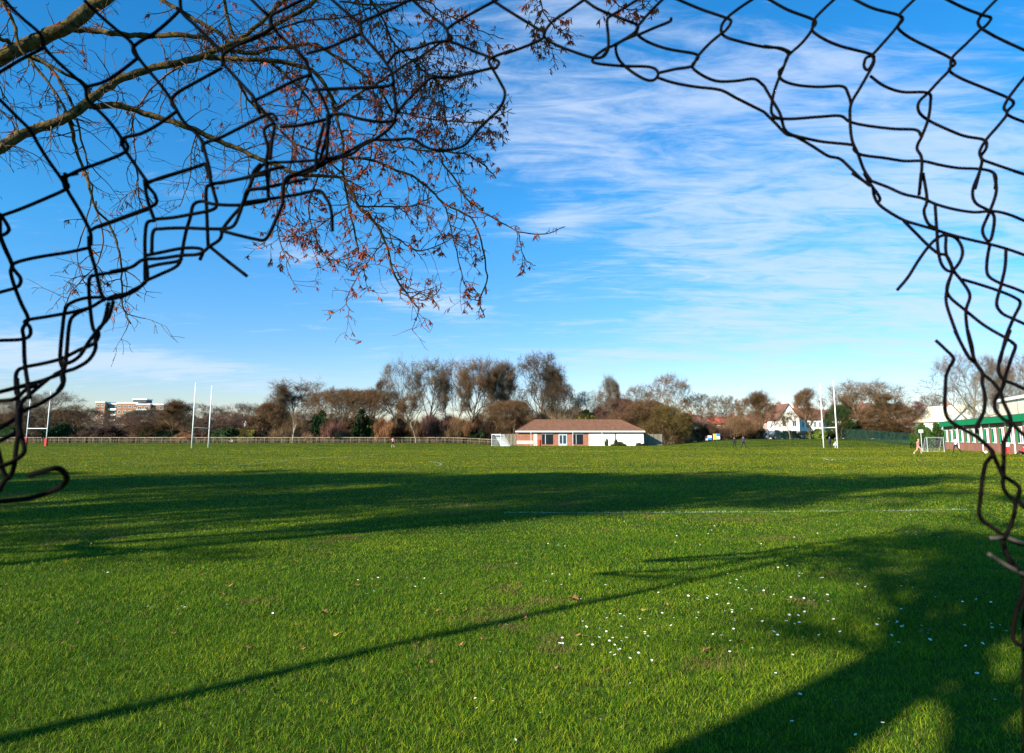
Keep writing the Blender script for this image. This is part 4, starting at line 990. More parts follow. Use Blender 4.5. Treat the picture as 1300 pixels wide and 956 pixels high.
# ------------------------------------------------------------------ the torn chain link fence
FX = {'A1': (0, 0, 3.94), 'A2': (320, 0, 3.94), 'A3': (640, 0, 3.94), 'A4': (970, 0, 3.94), 'A5': (0, 220, 3.94), 'A7': (970, 220, 3.94),
      'L': (0, 440, 4.346), 'R1': (1140, 420, 5.975), 'R2': (1180, 560, 6.829), 'R3': (1200, 660, 4.78), 'L2': (0, 300, 4.78), 'M': (140, 200, 5.31), 'N': (280, 80, 5.31)}
WIRES = '''
A1 0,-40 40,20 110,90 200,170 225,240 300,320 420,430 440,500 530,590 600,680 620,740 680,830 740,915
A1 -60,390 0,360 100,300 225,235
A1 690,290 600,360 520,410 430,435
A1 420,0 480,60 560,130 650,205 670,240 690,285 740,350 800,420 850,490 880,545 920,610 1000,690 1030,780 1050,860 1055,930
A1 900,50 850,100 780,160 690,215 665,250 685,290
A1 900,-30 910,60 970,120 1040,190 1110,260 1120,320 1200,410 1270,490 1300,570
A1 1110,340 1000,400 880,470 860,520 885,550
A1 1300,180 1200,220 1120,270 1112,330
A1 880,560 780,630 700,670 620,690 605,730
A1 1385,600 1360,570 1300,590 1200,640 1100,690 1020,720 1015,760
A1 615,690 640,735 610,770 500,815 400,850 310,895
A1 1030,820 900,860 800,890 740,915
A1 1300,870 1180,900 1060,920
A1 -40,470 0,500 80,580 150,650 190,720 240,800 310,900 325,940
A2 -20,-20 50,50 95,90 100,130 150,190 230,260 270,310 290,370 330,450 370,530 385,600 370,700 330,830
A2 280,-15 170,40 100,75 90,110 102,140
A2 95,140 50,170 0,190
A2 380,-20 470,60 540,120 550,170 600,230 660,300 700,370 710,450 720,540 715,600
A2 790,0 740,25 640,70 560,105 540,140 550,175
A2 545,170 460,205 390,235 270,270
A2 780,-20 870,60 970,140 985,200 1040,225 1120,260 1200,290 1235,312 1215,342 1190,322 1195,292 1300,250
A2 1240,-10 1130,50 1040,100 975,150 1000,190 980,205 900,215 830,240 730,260 690,300 672,330
A2 1200,340 1100,365 1000,385 900,390 850,430 780,500 720,570
A2 1200,340 1240,410 1265,470 1240,540 1180,600 1120,660 1070,720 1010,745 920,750 860,730 800,695 700,700 600,700 540,725 480,760 440,780 330,800 200,810 80,815 50,830 10,880
A2 720,600 680,650 610,700 550,730 500,770 400,800 330,840 260,870 200,885 170,910 150,945
A2 388,620 395,580 450,570 540,595 640,610 720,605
A2 300,450 400,445 520,440 680,430 712,400
A2 0,510 100,460 220,400 300,370
A2 0,490 60,560 110,620 100,700 90,800
A2 140,635 250,625 380,595
A2 110,615 60,650 80,740 70,820 80,940
A3 -60,0 0,40 80,90 170,145 200,160 205,190 260,225 350,260 450,290 500,280 520,240 480,262 448,290 455,315 590,330 730,335 770,365 750,400 700,395 620,345 570,290 560,230 600,200 660,175
A3 400,0 320,55 240,110 200,165 190,195 100,235 0,270
A3 390,-10 460,40 540,75 620,105 670,130 665,170 720,210 820,245 950,268 970,290 940,330 980,370 1060,405 1160,405 1250,395 1300,430
A3 540,75 515,100 520,170 520,240 490,285
A3 680,-10 600,40 540,75
A3 800,-10 730,60 670,130 650,165 570,215 520,240
A3 835,92 828,108 750,140 670,175
A3 840,-15 980,45 1110,90 1135,110 1110,150 1090,165 1030,215 970,280 940,330 860,345 770,365
A3 1260,-15 1170,45 1110,95 1085,140 1100,180 1170,205 1300,235 1380,240 1430,260
A3 770,390 850,415 960,435 1080,450 1160,490 1240,530 1300,560
A4 0,-15 30,0 120,50 240,95 258,120 240,150 290,190 380,230 530,270 548,300 520,350 500,330 510,290 540,275 600,210 660,140 690,90 680,70 770,-20
A4 370,-20 300,45 250,100 238,150 190,215 120,280 100,330 75,360 90,400 160,425 270,435 390,432 420,470 435,520
A4 0,230 80,245 120,270 100,330 60,430 40,510 40,570 90,600
A4 430,-15 540,40 670,75 693,100 670,140 730,190 830,240 930,290 955,320 925,350 980,390 1100,440 1220,490 1248,520 1215,570 1300,610 1340,625
A4 540,275 550,310 520,370 480,440 435,520 430,600 440,700 470,770 500,850 540,910
A4 530,380 600,430 690,460 820,465 832,520 820,600 790,680 765,740 790,800 780,945
A4 890,-15 1000,40 1090,75 1135,92 1095,140 1072,120 1085,80 1180,-20
A4 1090,145 1170,190 1300,250 1350,270
A4 1080,150 1010,220 940,290 930,345 870,410 820,465 775,510 775,560 820,600 900,640 1000,680 1100,700 1112,740 1085,790 1150,820 1300,870 1340,880
A4 1340,340 1300,390 1260,440 1220,495 1200,540 1215,570 1170,630 1110,700 1078,760 1090,800 1080,850 1055,945
A4 0,430 40,500 80,570 100,640 130,670 200,690 300,710 440,725 450,750 490,775 600,790 700,805 790,805 880,825 970,840 1080,845 1140,860 1160,890 1155,945
A4 30,590 130,595 270,585 380,580 430,610 520,630 650,645 760,650 785,680
A4 0,560 60,620 110,670 160,685 240,730 320,780 380,795 430,840 480,890 530,930
A7 440,0 500,40 540,65 550,110 570,150 620,190 700,235 780,260 850,280 910,300 1000,325 1130,355 1220,380 1320,415
A7 540,40 620,70 700,105 790,125 860,155 950,180 1050,195 1140,190 1220,205 1320,245
A7 500,0 530,50 578,120 570,150
A7 785,0 775,110
A7 795,0 815,130 800,190 820,250 860,275
A7 855,150 860,230 865,300 870,380 890,460 935,490 980,440 992,380 960,325 900,310 860,330 820,370 770,440 720,520 665,585
A7 700,240 760,300 820,360 870,400 910,410 930,440 950,490 990,540 1030,610 1010,690 1020,800 1050,930
A7 910,310 910,400 940,480 920,560 910,640 940,740 980,840 1030,930
A7 940,500 915,570 930,620 1000,680 1100,760 1210,825 1255,860 1245,900 1230,945
A7 990,530 1090,560 1180,590 1250,620 1282,650 1250,720 1210,820 1180,945
A7 1075,0 1043,90 1060,150 1130,190 1152,230 1135,330 1110,330 1093,280 1130,190 1162,90 1150,0
A7 1130,350 1115,440 1120,510 1180,550 1250,575 1320,605
A7 1210,380 1205,470 1185,560 1163,650 1190,700 1250,730 1320,762
A7 1250,-10 1320,10
R1 285,70 360,140 422,210 390,280 365,350 360,450 355,560 370,650 430,710 520,760 620,820 700,900 722,956
R1 430,0 480,100 530,190 590,250 640,320 640,400 660,500 650,620 600,720 600,780
R1 530,0 560,110 580,220 640,320 720,390 780,470 800,540 850,650 850,750 810,830 800,956
R1 860,85 892,120 860,210 820,330 790,440 740,520 740,600 800,670 860,700 956,790 990,810
R1 850,0 810,100 770,220 765,310 800,370 870,400 956,440 1000,460
R2 450,0 510,50 552,110 490,190 465,300 450,420 440,520 430,620 460,690 530,740 600,790 700,860 819,900 860,920
R2 550,110 600,220 640,300 720,350 782,410 770,500 819,570 860,590
R2 640,0 645,150 640,300 640,400 690,480 740,520 740,600 720,680 690,760 660,820
B 1256.5,683 1266,683 1276,682 1288,686 1300,690 1310,692
B 1255,703 1269,712 1284,721 1300,729 1312,734
R2 660,820 640,870 680,1000 720,1080 780,1120
R3 350,130 370,210 440,290 474,340 470,450 430,560 410,700 435,750 500,775
R3 470,430 478,560 476,750 480,956 482,1100 480,1400
M 640,40 500,90 340,140 250,175 300,250 312,300 280,330 200,360 0,435 -90,468 -130,490
M 230,150 250,280 290,400 305,420
M 300,415 420,405 560,380 680,355 718,320 700,240 680,170 640,40
M 305,425 250,440 235,540 235,680 235,830
M 240,830 330,790 450,730 480,660 490,600 510,500 540,400 560,320 620,295 700,315 880,320 1062,290
M 1062,110 900,140 780,165 690,180 648,210 650,350 655,480 660,600
M 1062,210 930,220 900,290 870,380 830,460 760,480 640,480 500,475 350,480 290,500 280,640
M 970,120 920,240 880,330 820,400 760,480 740,550 670,600 600,650 480,660 340,680 220,690 140,740 0,770
M 740,490 850,520 980,550 1045,552 1100,460 1150,340 1172,290
M 670,600 780,690 922,800
M 250,740 330,720 450,700 482,680
M 240,660 340,640 500,610 620,620 605,690
M 240,690 245,830 140,900 60,950
M 230,840 180,890 100,930 20,950
N 0,810 180,770 330,720 430,700
N 270,680 220,740 200,830 150,956
N 310,660 320,800 320,900
N 170,860 300,840 420,815 590,780
N 160,940 300,920 500,890 660,860 710,910 735,956 750,1030 754,1135
N 420,960 420,880 440,780 500,750 620,700 700,650 720,560 720,350
N 640,730 650,600 700,400
A5 -20,222 0,215 100,180 220,130 320,85 342,60 310,20 390,0
A5 325,0 335,60 340,90 400,190 450,290 455,360
A5 -10,205 5,210 45,280 10,310 -10,290
A5 -15,200 0,240 5,320 60,450
A5 490,270 600,230 740,180
L2 -10,-15 0,10 30,80 70,170 65,220 90,310 130,410 170,500 138,560 145,620 150,760 170,900 180,980
L2 540,70 400,100 240,125 110,155 75,185 122,250 120,290 90,315 0,340 -20,350
L2 -10,632 130,625 182,600 180,550 150,520 180,505 300,485 440,460 550,430 620,390 700,360 765,350
L2 540,0 545,80 580,200 620,360 680,380
L2 765,205 680,220 590,235 543,260 545,400 565,560 600,590 570,650 480,690 380,740 270,770 150,795 100,830 100,956
L2 620,370 520,375 440,400 398,440 380,560 365,740 380,820 300,860 180,900 0,945 -20,950
L2 550,430 450,480 420,540 405,700 390,800 330,840
L2 690,390 660,490 600,560 540,640 480,730 410,770 370,760
L2 660,400 630,520 580,600 580,680 540,750 460,800 380,830 380,890 350,940
L2 650,385 720,370 765,345
L -20,255 0,250 130,215 260,180 330,140
L -20,302 0,300 80,290 140,240 200,210
L 350,150 352,200 320,250 230,310 130,355 80,400 0,450 -20,460
L 270,175 180,250 120,310 100,360
L 95,180 100,300 105,450 90,560 80,650 60,710 20,750 -5,800
L 118,330 110,450 135,560 120,600 60,640 -10,665
L -20,528 0,520 60,490 110,470
L -15,560 -5,600 15,680 40,740
L 165,710 230,690 320,672 368,720 340,770 250,810 150,840 0,855 -40,850
L 105,340 98,420 112,500
'''
def fence():
    e = empty('chain_link_fence', (0, 0.5, 0)); tag(e, 'torn black chain link fence framing the view with a ragged hole', 'fence')
    rd = random.Random(3)
    def depth(px, py, bend):
        d = 0.54 - 0.10 * float(sst(380, 600, py)) + 0.03 * (px / 1300) - .02
        return d + bend
    k = 0
    for line in WIRES.strip().splitlines():
        tk = line.split(); 
        if tk[0] == 'B': x0, y0, s = 0, 0, 1
        else: x0, y0, s = FX[tk[0]]
        pp = [(x0 + float(a.split(',')[0]) / s, y0 + float(a.split(',')[1]) / s) for a in tk[1:]]
        b0 = rd.uniform(-.006, .006); pts = []
        hook = (tk[0] == 'L' and tk[1] == '165,710')
        for i, (px, py) in enumerate(pp):
            dd = depth(px, py, b0 + rd.uniform(-.004, .004))
            if hook: dd = .36 - .02 * math.sin(i)
            pts.append(P(px, py, dd) - Vector((0, .5, 0)))
        pts = catmull(pts, 5)
        m = MB(); r = 0.00130 if not hook else .0015
        if pp[0][0] < 420: r = max(r, .00142)
        m.tube(pts, [r] * len(pts), 7)
        bare = tk[0] == 'B'
        o = m.build('wire', M['wire_bare'] if bare else M['wire'], e, True)
        if bare: o['label'] = 'bare grey wire with its black coating peeled off'
        if hook: o['label'] = 'cut wire end bent into a hook'
        k += 1
    # intact mesh carrying on outside the frame, woven zigzag wires
    w = .034; h = .034; y = .02
    def zig(x, z0, z1, flip):
        pts = []; n = int((z1 - z0) / h)
        for i in range(n + 1):
            s = (1 if (i + flip) % 2 else -1); xx = x + s * w * .52; zz = z0 + i * h
            pts.append((xx, y + s * .0015, zz))
        m = MB(); m.tube(pts, .00132, 5); m.build('wire', M['wire'], e, True)
    for i in range(14):
        zig(-.455 - i * w, .6, 2.3, i); zig(.50 + i * w, .6, 2.3, i)
fence()

# ------------------------------------------------------------------ overhanging tree with traced limbs
def overhang():
    rd = random.Random(11)
    base = Vector((-8.2, -1.55, 0))
    e = empty('overhanging_tree', base); tag(e, 'leafless tree whose mossy branches hang into the view from the left', 'tree')
    b0 = base
    t = MB(); tp = [(0, 0, -.2), (.05, .1, 1.2), (.0, .2, 2.6), (-.1, .3, 4.5), (.1, .3, 6.8), (.0, .5, 9)]
    t.tube(catmull([Vector(p) for p in tp], 4), [.12 - .0045 * i for i in range(21)], 10); t.build('trunk', M['bark_near'], e, True)
    def W(px, py, D): return P(px, py, D) - b0
    LM = [
     ([(-500, 60), (-230, 150), (-80, 112), (0, 73), (25, 61), (53, 48), (84, 35), (109, 15), (142, -8), (190, -50)], 22, 16, 3.7, 4.0, (0, .35, 6.9)),
     ([(88, 34), (95, 38), (122, 39), (157, 44), (188, 46), (228, 44), (261, 48), (275, 60)], 8.5, 6, 4.0, 4.2, None),
     ([(-500, 160), (-230, 245), (-70, 216), (0, 188), (25, 173), (51, 162), (84, 150), (112, 129), (135, 112), (157, 99), (193, 86), (228, 79), (261, 69), (287, 58), (330, 45), (352, 30), (390, 8), (420, -20)], 17, 5, 3.6, 4.3, (0, .3, 6.0)),
     ([(287, 62), (320, 68), (346, 61), (371, 60), (396, 55), (416, 66), (439, 79), (460, 94), (482, 114), (498, 142)], 6.5, 3, 4.2, 4.5, None),
     ([(112, 132), (119, 134), (152, 134), (178, 142), (203, 150), (228, 157), (254, 168), (279, 180), (305, 190), (330, 203), (345, 208), (378, 221), (404, 223), (432, 226), (448, 245), (455, 262), (474, 281), (489, 306), (498, 343), (517, 374), (532, 392)], 10, 2.2, 3.9, 4.5, None),
     ([(262, 70), (279, 74), (320, 76), (358, 79), (396, 89), (416, 114), (424, 135), (429, 157), (435, 183), (437, 228), (443, 262), (455, 318)], 8, 2.5, 4.1, 4.4, None),
     ([(436, 190), (442, 200), (472, 203), (503, 216), (523, 223), (548, 243), (566, 260), (597, 275), (609, 300), (615, 328), (618, 358), (609, 383), (615, 403)], 4.5, 1.6, 4.4, 4.7, None),
     ([(560, 205), (578, 229), (597, 257), (628, 278), (658, 294), (690, 297), (716, 288)], 3, 1.3, 4.6, 4.7, None),
     ([(424, 140), (429, 137), (452, 122), (477, 107), (503, 89), (531, 74), (561, 53)], 4.5, 3, 4.3, 4.5, None),
     ([(430, 2), (480, 6), (538, 0), (559, 15), (589, 28), (614, 41), (640, 48)], 3, 1.3, 4.3, 4.6, None),
     ([(190, -10), (205, 0), (228, 13), (254, 28), (279, 43), (294, 56)], 6, 5, 4.2, 4.2, None),
     ([(-3, -12), (5, 5), (18, 30), (23, 58), (38, 76), (66, 112), (84, 140), (94, 160)], 5.5, 3, 3.7, 3.9, None),
     ([(38, 71), (63, 86), (81, 112), (94, 137)], 5, 3.5, 3.8, 3.9, None),
     ([(38, 69), (76, 90), (108, 108), (112, 128)], 4, 5, 3.8, 3.95, None),
     ([(-10, 45), (8, 52), (20, 60)], 6, 6, 3.7, 3.8, None),
     ([(87, 150), (94, 178), (104, 211), (113, 232), (120, 263), (137, 281), (150, 314), (154, 339), (155, 367), (157, 393), (165, 412)], 5, 1.6, 3.9, 4.1, None),
     ([(104, 211), (112, 225), (117, 244), (108, 285), (98, 318), (104, 350), (118, 372)], 2.6, 1.2, 4.0, 4.1, None),
     ([(120, 255), (130, 290), (128, 325), (110, 350), (90, 370), (80, 395)], 2.4, 1.2, 4.0, 4.1, None),
     ([(112, 300), (118, 330), (130, 345), (128, 360)], 2.2, 1.1, 4.0, 4.0, None),
     ([(98, 152), (106, 185), (112, 215)], 3, 2, 3.9, 4.0, None),
     ([(234, 79), (203, 102), (185, 122), (172, 142), (168, 157), (172, 190), (174, 225), (178, 253), (183, 266)], 3.2, 1.3, 4.1, 4.2, None),
     ([(284, -8), (289, 25), (300, 55)], 5, 4, 4.2, 4.2, None),
     ([(345, 81), (376, 107), (396, 132), (414, 173), (425, 200)], 4, 2, 4.3, 4.4, None),
     ([(302, 105), (320, 132), (348, 157), (371, 180), (404, 195), (440, 225)], 4, 2.5, 4.2, 4.4, None),
     ([(465, -8), (470, 0), (485, 23), (498, 51), (508, 63), (536, 89), (560, 110), (566, 150), (575, 190)], 4, 1.6, 4.3, 4.5, None),
     ([(684, -10), (688, 15), (678, 33), (683, 60)], 2.2, 1.3, 4.4, 4.4, None), ([(688, 12), (700, 30), (710, 38), (724, 38)], 1.8, 1, 4.4, 4.4, None), ([(681, 45), (695, 58), (712, 64)], 1.6, 1, 4.4, 4.4, None),
     ([(776, -10), (784, 6), (800, 12), (818, 10), (828, -5)], 1.6, 1.2, 4.4, 4.4, None),
     ([(500, 140), (540, 150), (589, 155), (620, 152), (650, 138)], 2.2, 1.1, 4.5, 4.6, None), ([(605, 154), (622, 166), (636, 173)], 1.3, 1, 4.6, 4.6, None),
     ([(482, 150), (480, 165), (472, 178), (470, 203), (455, 228)], 3.2, 2, 4.4, 4.4, None),
     ([(500, 185), (540, 192), (589, 195), (612, 208), (630, 226)], 3, 2.2, 4.5, 4.6, None),
     ([(300, 55), (330, 30), (370, -10)], 6, 5, 4.2, 4.3, None), ([(330, 48), (380, 28), (440, 22), (470, 10)], 3.5, 2, 4.2, 4.4, None),
     ([(396, 89), (380, 130), (372, 180), (366, 230), (352, 290), (368, 340)], 3, 1.3, 4.3, 4.4, None),
     ([(404, 223), (392, 260), (400, 300), (420, 330), (452, 325)], 2.5, 1.3, 4.4, 4.5, None),
     ([(489, 306), (468, 330), (448, 362), (440, 385), (449, 397)], 1.8, 1.1, 4.5, 4.5, None),
     ([(508, 372), (535, 380), (555, 372), (562, 358)], 2, 1.2, 4.5, 4.5, None),
     ([(566, 262), (575, 300), (585, 340), (592, 365), (612, 378)], 2, 1.1, 4.6, 4.6, None),
     ([(474, 281), (500, 300), (530, 318), (560, 310), (590, 290)], 2.2, 1.3, 4.5, 4.6, None),
     ([(455, 262), (480, 262), (520, 262), (548, 250)], 3, 1.8, 4.5, 4.6, None),
     ([(443, 262), (415, 280), (385, 300), (350, 300)], 2.2, 1.2, 4.4, 4.4, None),
     ([(658, 294), (662, 315), (668, 330), (680, 338)], 1.6, 1, 4.6, 4.6, None),
     ([(-10, 95), (8, 125), (20, 150), (24, 175)], 2, 1.2, 3.7, 3.8, None), ([(-10, 130), (15, 155), (20, 170)], 2.5, 1.5, 3.7, 3.8, None),
     ([(250, 165), (243, 195), (240, 230), (228, 262)], 2, 1.2, 4.1, 4.1, None),
     ([(345, 208), (340, 235), (352, 262), (345, 300)], 2.2, 1.2, 4.3, 4.3, None),
     ([(561, 53), (575, 45), (588, 50), (592, 62)], 2, 1.2, 4.5, 4.5, None),
     ([(531, 74), (545, 100), (552, 130), (540, 165)], 2, 1.2, 4.5, 4.5, None),
     ([(610, 90), (590, 92), (570, 100), (548, 96)], 1.4, 2.2, 4.6, 4.5, None),
    ]
    tw = MB(); ck = MB(); spawn = []
    for (pts, w0, w1, d0, d1, root) in LM:
        n = len(pts); q = []; wd = []
        for i, (px, py) in enumerate(pts):
            D = d0 + (d1 - d0) * i / max(1, n - 1) + rd.uniform(-.04, .04)
            q.append(W(px, py, D)); wd.append((w0 + (w1 - w0) * (i / max(1, n - 1)) ** .8) / F * D / 2)
        if root: q[0] = Vector(root) ; wd[0] = wd[1]
        sub = 4; c = catmull(q, sub); rr = []
        for i in range(len(c)):
            a = min(i / sub, n - 1); k = int(a); f = a - k
            rr.append(max(.0011, wd[k] * (1 - f) + wd[min(k + 1, n - 1)] * f) * rd.uniform(.92, 1.08))
        thick = w0 >= 3.6
        c = [p + Vector((rd.gauss(0, .003), rd.gauss(0, .003), rd.gauss(0, .003))) for p in c]
        if thick:
            m = MB(); m.tube(c, rr, 8); m.build('branch', M['bark_near'], e, True)
        else: tw.tube(c, rr, 5)
        for i in range(1, len(c)):
            L = (c[i] - c[i - 1]).length
            if (c[i] + b0).x < -3.4: continue
            px = CX + F * (c[i] + b0).x / ((c[i] + b0).y * 1.0)
            spawn.append((c[i - 1], c[i], rr[i], L, px, (c[i] + b0).z / (c[i] + b0).y))
    def catkin(p, scale=1.0, p2=None):
        k = rd.choice((2, 3, 5, 8))
        a0 = Vector((rd.gauss(0, .45), rd.gauss(0, .45), -1)); pc = p
        for _ in range(k):
            d = (a0 + Vector((rd.gauss(0, .2), rd.gauss(0, .2), rd.gauss(0, .2)))).normalized()
            p = pc.lerp(p2, rd.random()) if p2 is not None else pc + Vector((rd.gauss(0, .006), rd.gauss(0, .006), rd.gauss(0, .006)))
            L = rd.uniform(.018, .042) * scale
            bend = Vector((rd.gauss(0, .3), rd.gauss(0, .3), 0)) * L
            ck.tube([p, p + d * L * .5 + bend * .5, p + d * L + bend * 1.2], [.0016, .0034 * scale, .001], 4, cap=False)
    def twig(p, d, L, r, lv, px, red):
        n = max(3, int(L / .035)); pts = [p.copy()]; q = p.copy(); dd = d.normalized()
        curl = Vector((rd.gauss(0, .13), rd.gauss(0, .13), rd.gauss(-.03, .12)))
        for i in range(n):
            dd = (dd + curl + Vector((rd.gauss(0, .13), rd.gauss(0, .13), rd.gauss(0, .13) - .05))).normalized()
            q = q + dd * L / n; pts.append(q.copy())
        tw.tube(pts, [max(.0014, r * (1 - .7 * i / n)) for i in range(n + 1)], 4 if lv == 1 else 3, cap=False)
        if lv < 3:
            for k in range(rd.choice((2, 3, 4)) if lv == 1 else rd.choice((0, 1, 2))):
                j = rd.randint(1, n); a = (pts[j] - pts[j - 1]).normalized(); pr = a.orthogonal().normalized(); pr.rotate(Quaternion(a, rd.uniform(0, 6.28)))
                twig(pts[j], a * .6 + pr * .8, L * rd.uniform(.35, .6), r * .6, lv + 1, px, red)
        for j in range(2, n + 1):
            if rd.random() < .2: # buds
                a = Vector((rd.gauss(0, 1), rd.gauss(0, 1), rd.gauss(0, 1))).normalized() * .009
                tw.tube([pts[j], pts[j] + a], [.0016, .0005], 3, cap=False)
        if rd.random() < red: catkin(pts[-1], rd.uniform(.8, 1.25), pts[-2])
        if rd.random() < red * .5: catkin(pts[n // 2], rd.uniform(.8, 1.2), pts[n // 2 - 1])
    for (a, b, r, L, px, el) in spawn:
        top = el > .78   # upper part of the hanging spray is the thickest
        k = L / .066 * ((1.8 if top else 1.45) if px > 200 else .6) * (.6 if px > 600 else 1)
        while k > 0:
            if rd.random() < k:
                ax = (b - a).normalized(); pr = ax.orthogonal().normalized(); pr.rotate(Quaternion(ax, rd.uniform(0, 6.28)))
                d = ax * rd.uniform(.1, .8) + pr * .8; red = ((.60 if top else .25) if px > 420 else .3) if px > 330 else .07
                pos = a.lerp(b, rd.random()); 
                twig(pos, d, rd.uniform(.10, .40) * (1 if px < 590 else .4) * (1 if top else .7), min(r * .8, .0044), 1, px, red)
            k -= 1
    tw.build('twigs', M['twig_near'], e); ck.build('catkins', M['catkin'], e)
overhang()

# ------------------------------------------------------------------ trees behind and left of the camera, whose shadows cross the field
SHADE = [  # kind, x, y, height, width
 ('thick', -5.28, -2.22, 14, 5.6, 'thick trunked bare tree behind the fence hole'), ('thick', -5.86, -3.9, 15, 5.8, 'second bare tree close behind the fence hole'),
 ('shade', -10.5, 4.5, 16, 8, ''), ('shade', -15, 6.8, 15, 8, ''), ('vase2', -17, 3.0, 17, 9, ''), ('shade', -22, 5.5, 16, 9, ''), ('shade', -28, 7, 15, 9, ''), ('vase', -32, 3.5, 17, 10, ''), ('shade', -36, 6, 16, 10, ''), ('shade', -44, 7, 15, 10, ''), ('shade', -53, 6, 15, 10, ''), ('shade', -62, 6, 16, 11, ''),
 ('vase', -20, 1.5, 12, 7, ''), ('vase2', -40, 1.5, 13, 8, ''),
]
for i, (k, x, y, h, w, lab) in enumerate(SHADE):
    put_tree(k, x, y, 0, h, w, (0.07, 0.05, 0.03), (0.07, 0.05, 0.03), lab or 'bare boundary tree standing out of view left of the hole', group=None if lab else 'boundary trees left of the view', name='boundary_tree', rz=i * 1.3)

# ------------------------------------------------------------------ daisies and dead leaves
DC = {
 325: [(520,248),(590,248),(620,243),(762,240),(775,250),(862,240),(812,283),(595,308),(575,320),(90,420),(170,128),(948,322),(605,78),(855,425)],
 0: [(558,215),(922,385),(945,392),(905,402),(1158,385),(765,385),(1070,45),(1135,45),(660,112),(720,95),(455,55),(470,58)],
 650: [(185,65),(228,72),(708,160),(832,150),(205,224),(247,232),(292,218),(290,233),(22,165),(180,258),(1090,220),(1160,233),(1105,266),(1175,282),(1180,306),(1240,288),(1275,305),(1137,255),(1125,276),(548,435),(432,500),(477,515),(253,550),(436,550),(185,570),(235,585),(355,583),(407,584),(490,562),(509,550),(553,572),(526,603),(505,630),(530,648),(443,640),(590,656),(640,625),(670,527),(683,547),(820,557),(1018,528),(1062,540),(1119,498),(1110,563),(1213,603),(1100,622),(1273,462),(985,342),(490,448)],
 975: [(170,98),(50,190),(98,176),(105,214),(152,210),(155,217),(175,220),(135,216),(252,243),(272,242),(360,176),(408,195),(438,275),(496,287),(697,230),(702,257),(672,286),(718,288),(735,340),(835,336),(1203,184),(1170,163),(1184,107),(28,325),(60,315),(118,340),(98,358),(125,352),(178,343),(206,362),(230,358),(293,332),(292,361),(165,418),(182,414),(140,433),(92,469),(122,475),(155,478),(18,487),(14,500),(10,522),(173,553),(613,461),(636,466),(660,473),(663,486),(680,488),(682,499),(668,402),(543,483),(367,521),(611,533),(650,573),(762,492),(795,525),(1055,349),(992,490),(1123,475),(1158,478),(1130,503),(1198,522),(1060,576),(1003,588),(1052,742),(1280,509),(700,20),(751,18),(752,35),(130,28),(590,5),(1130,368),(28,730),(800,560),(977,364)]}
def daisy_mesh():
    h = .045; b = MB(); b.tube([(0, 0, 0), (.003, 0, h * .6), (0, 0, h)], .0012, 4, 2)
    n = 16
    for i in range(n):
        a = 2 * math.pi * i / n; c, s = math.cos(a), math.sin(a); w = .0026; L = .0135
        b.add([(c * .003 - s * w * .5, s * .003 + c * w * .5, h), (c * .003 + s * w * .5, s * .003 - c * w * .5, h), (c * L + s * w, s * L - c * w, h + .004), (c * (L + .002), s * (L + .002), h + .0045), (c * L - s * w, s * L + c * w, h + .004)], [(0, 1, 2, 3, 4)], 0)
    v = []; f = []
    for i in range(3):
        for j in range(8):
            a = j * math.pi / 4; rr = .0052 * math.cos(i * .6); v.append((rr * math.cos(a), rr * math.sin(a), h + .001 + .004 * math.sin(i * .6)))
    for i in range(2):
        for j in range(8): f.append((i * 8 + j, i * 8 + (j + 1) % 8, (i + 1) * 8 + (j + 1) % 8, (i + 1) * 8 + j))
    f.append(tuple(range(16, 24))); b.add(v, f, 1)
    o = b.build('daisy', [M['petal'], M['pollen'], M['stem']]); return o
d0 = daisy_mesh(); first = True
pts = [(x0 + u / 4, 680 + v / 4) for x0, L in DC.items() for u, v in L]
for _ in range(34): pts.append((random.uniform(640, 1240), random.uniform(655, 700)))
for _ in range(46): pts.append((random.gauss(910, 90), random.gauss(765, 28)))
for _ in range(14): pts.append((random.gauss(760, 70), random.gauss(822, 16)))
for _ in range(14): pts.append((random.uniform(480, 1280), random.uniform(872, 950)))
for i, (px, py) in enumerate(pts):
    g = ground_pt(px, py - 2)
    if first: o = d0; first = False
    else: o = d0.copy(); col.objects.link(o)
    s = random.uniform(.5, .85) * (.8 if py > 867 else 1); o.location = (g.x, g.y - .03, .012); o.scale = (s, s, s * 1.05)
    o.rotation_euler = (random.uniform(-.1, .55), random.uniform(-.45, .2), random.uniform(0, 6.28))
    if px > 1060 and py > 740: lab = 'white daisy around the dark tree shadow at the lower right'
    elif py > 790 and px < 880: lab = 'white daisy in the bright cluster at the front centre of the grass'
    elif px < 640: lab = 'lone white daisy among the grass on the left half'
    elif py < 715: lab = 'tiny white daisy far back in the grass before the painted line'
    elif px > 880: lab = 'white daisy scattered left of the dark tree shadow'
    else: lab = 'small white daisy near the thin slanting shadow'
    tag(o, lab, 'flower', 'white daisies in the grass')
LC = {325: [(350,405),(485,410),(410,518),(235,590),(605,265),(670,293),(835,450),(1035,570),(820,560),(1150,540),(1070,390),(50,570),(885,665),(200,470),(915,395),(1000,360),(530,455),(400,195),(420,315),(520,262),(1260,440),(735,560)],
      0: [(1025,210),(1165,265),(310,565),(375,580),(395,460),(75,340),(545,460),(1270,585),(905,415),(885,510),(100,160),(300,185),(1080,300),(1140,310),(25,260)],
      650: [(310,330),(325,338),(670,392),(980,605),(1185,550),(715,660),(480,695),(325,520),(785,365),(70,435),(990,590),(215,690)], 975: [(815,493),(1110,300),(770,500),(1270,545)]}
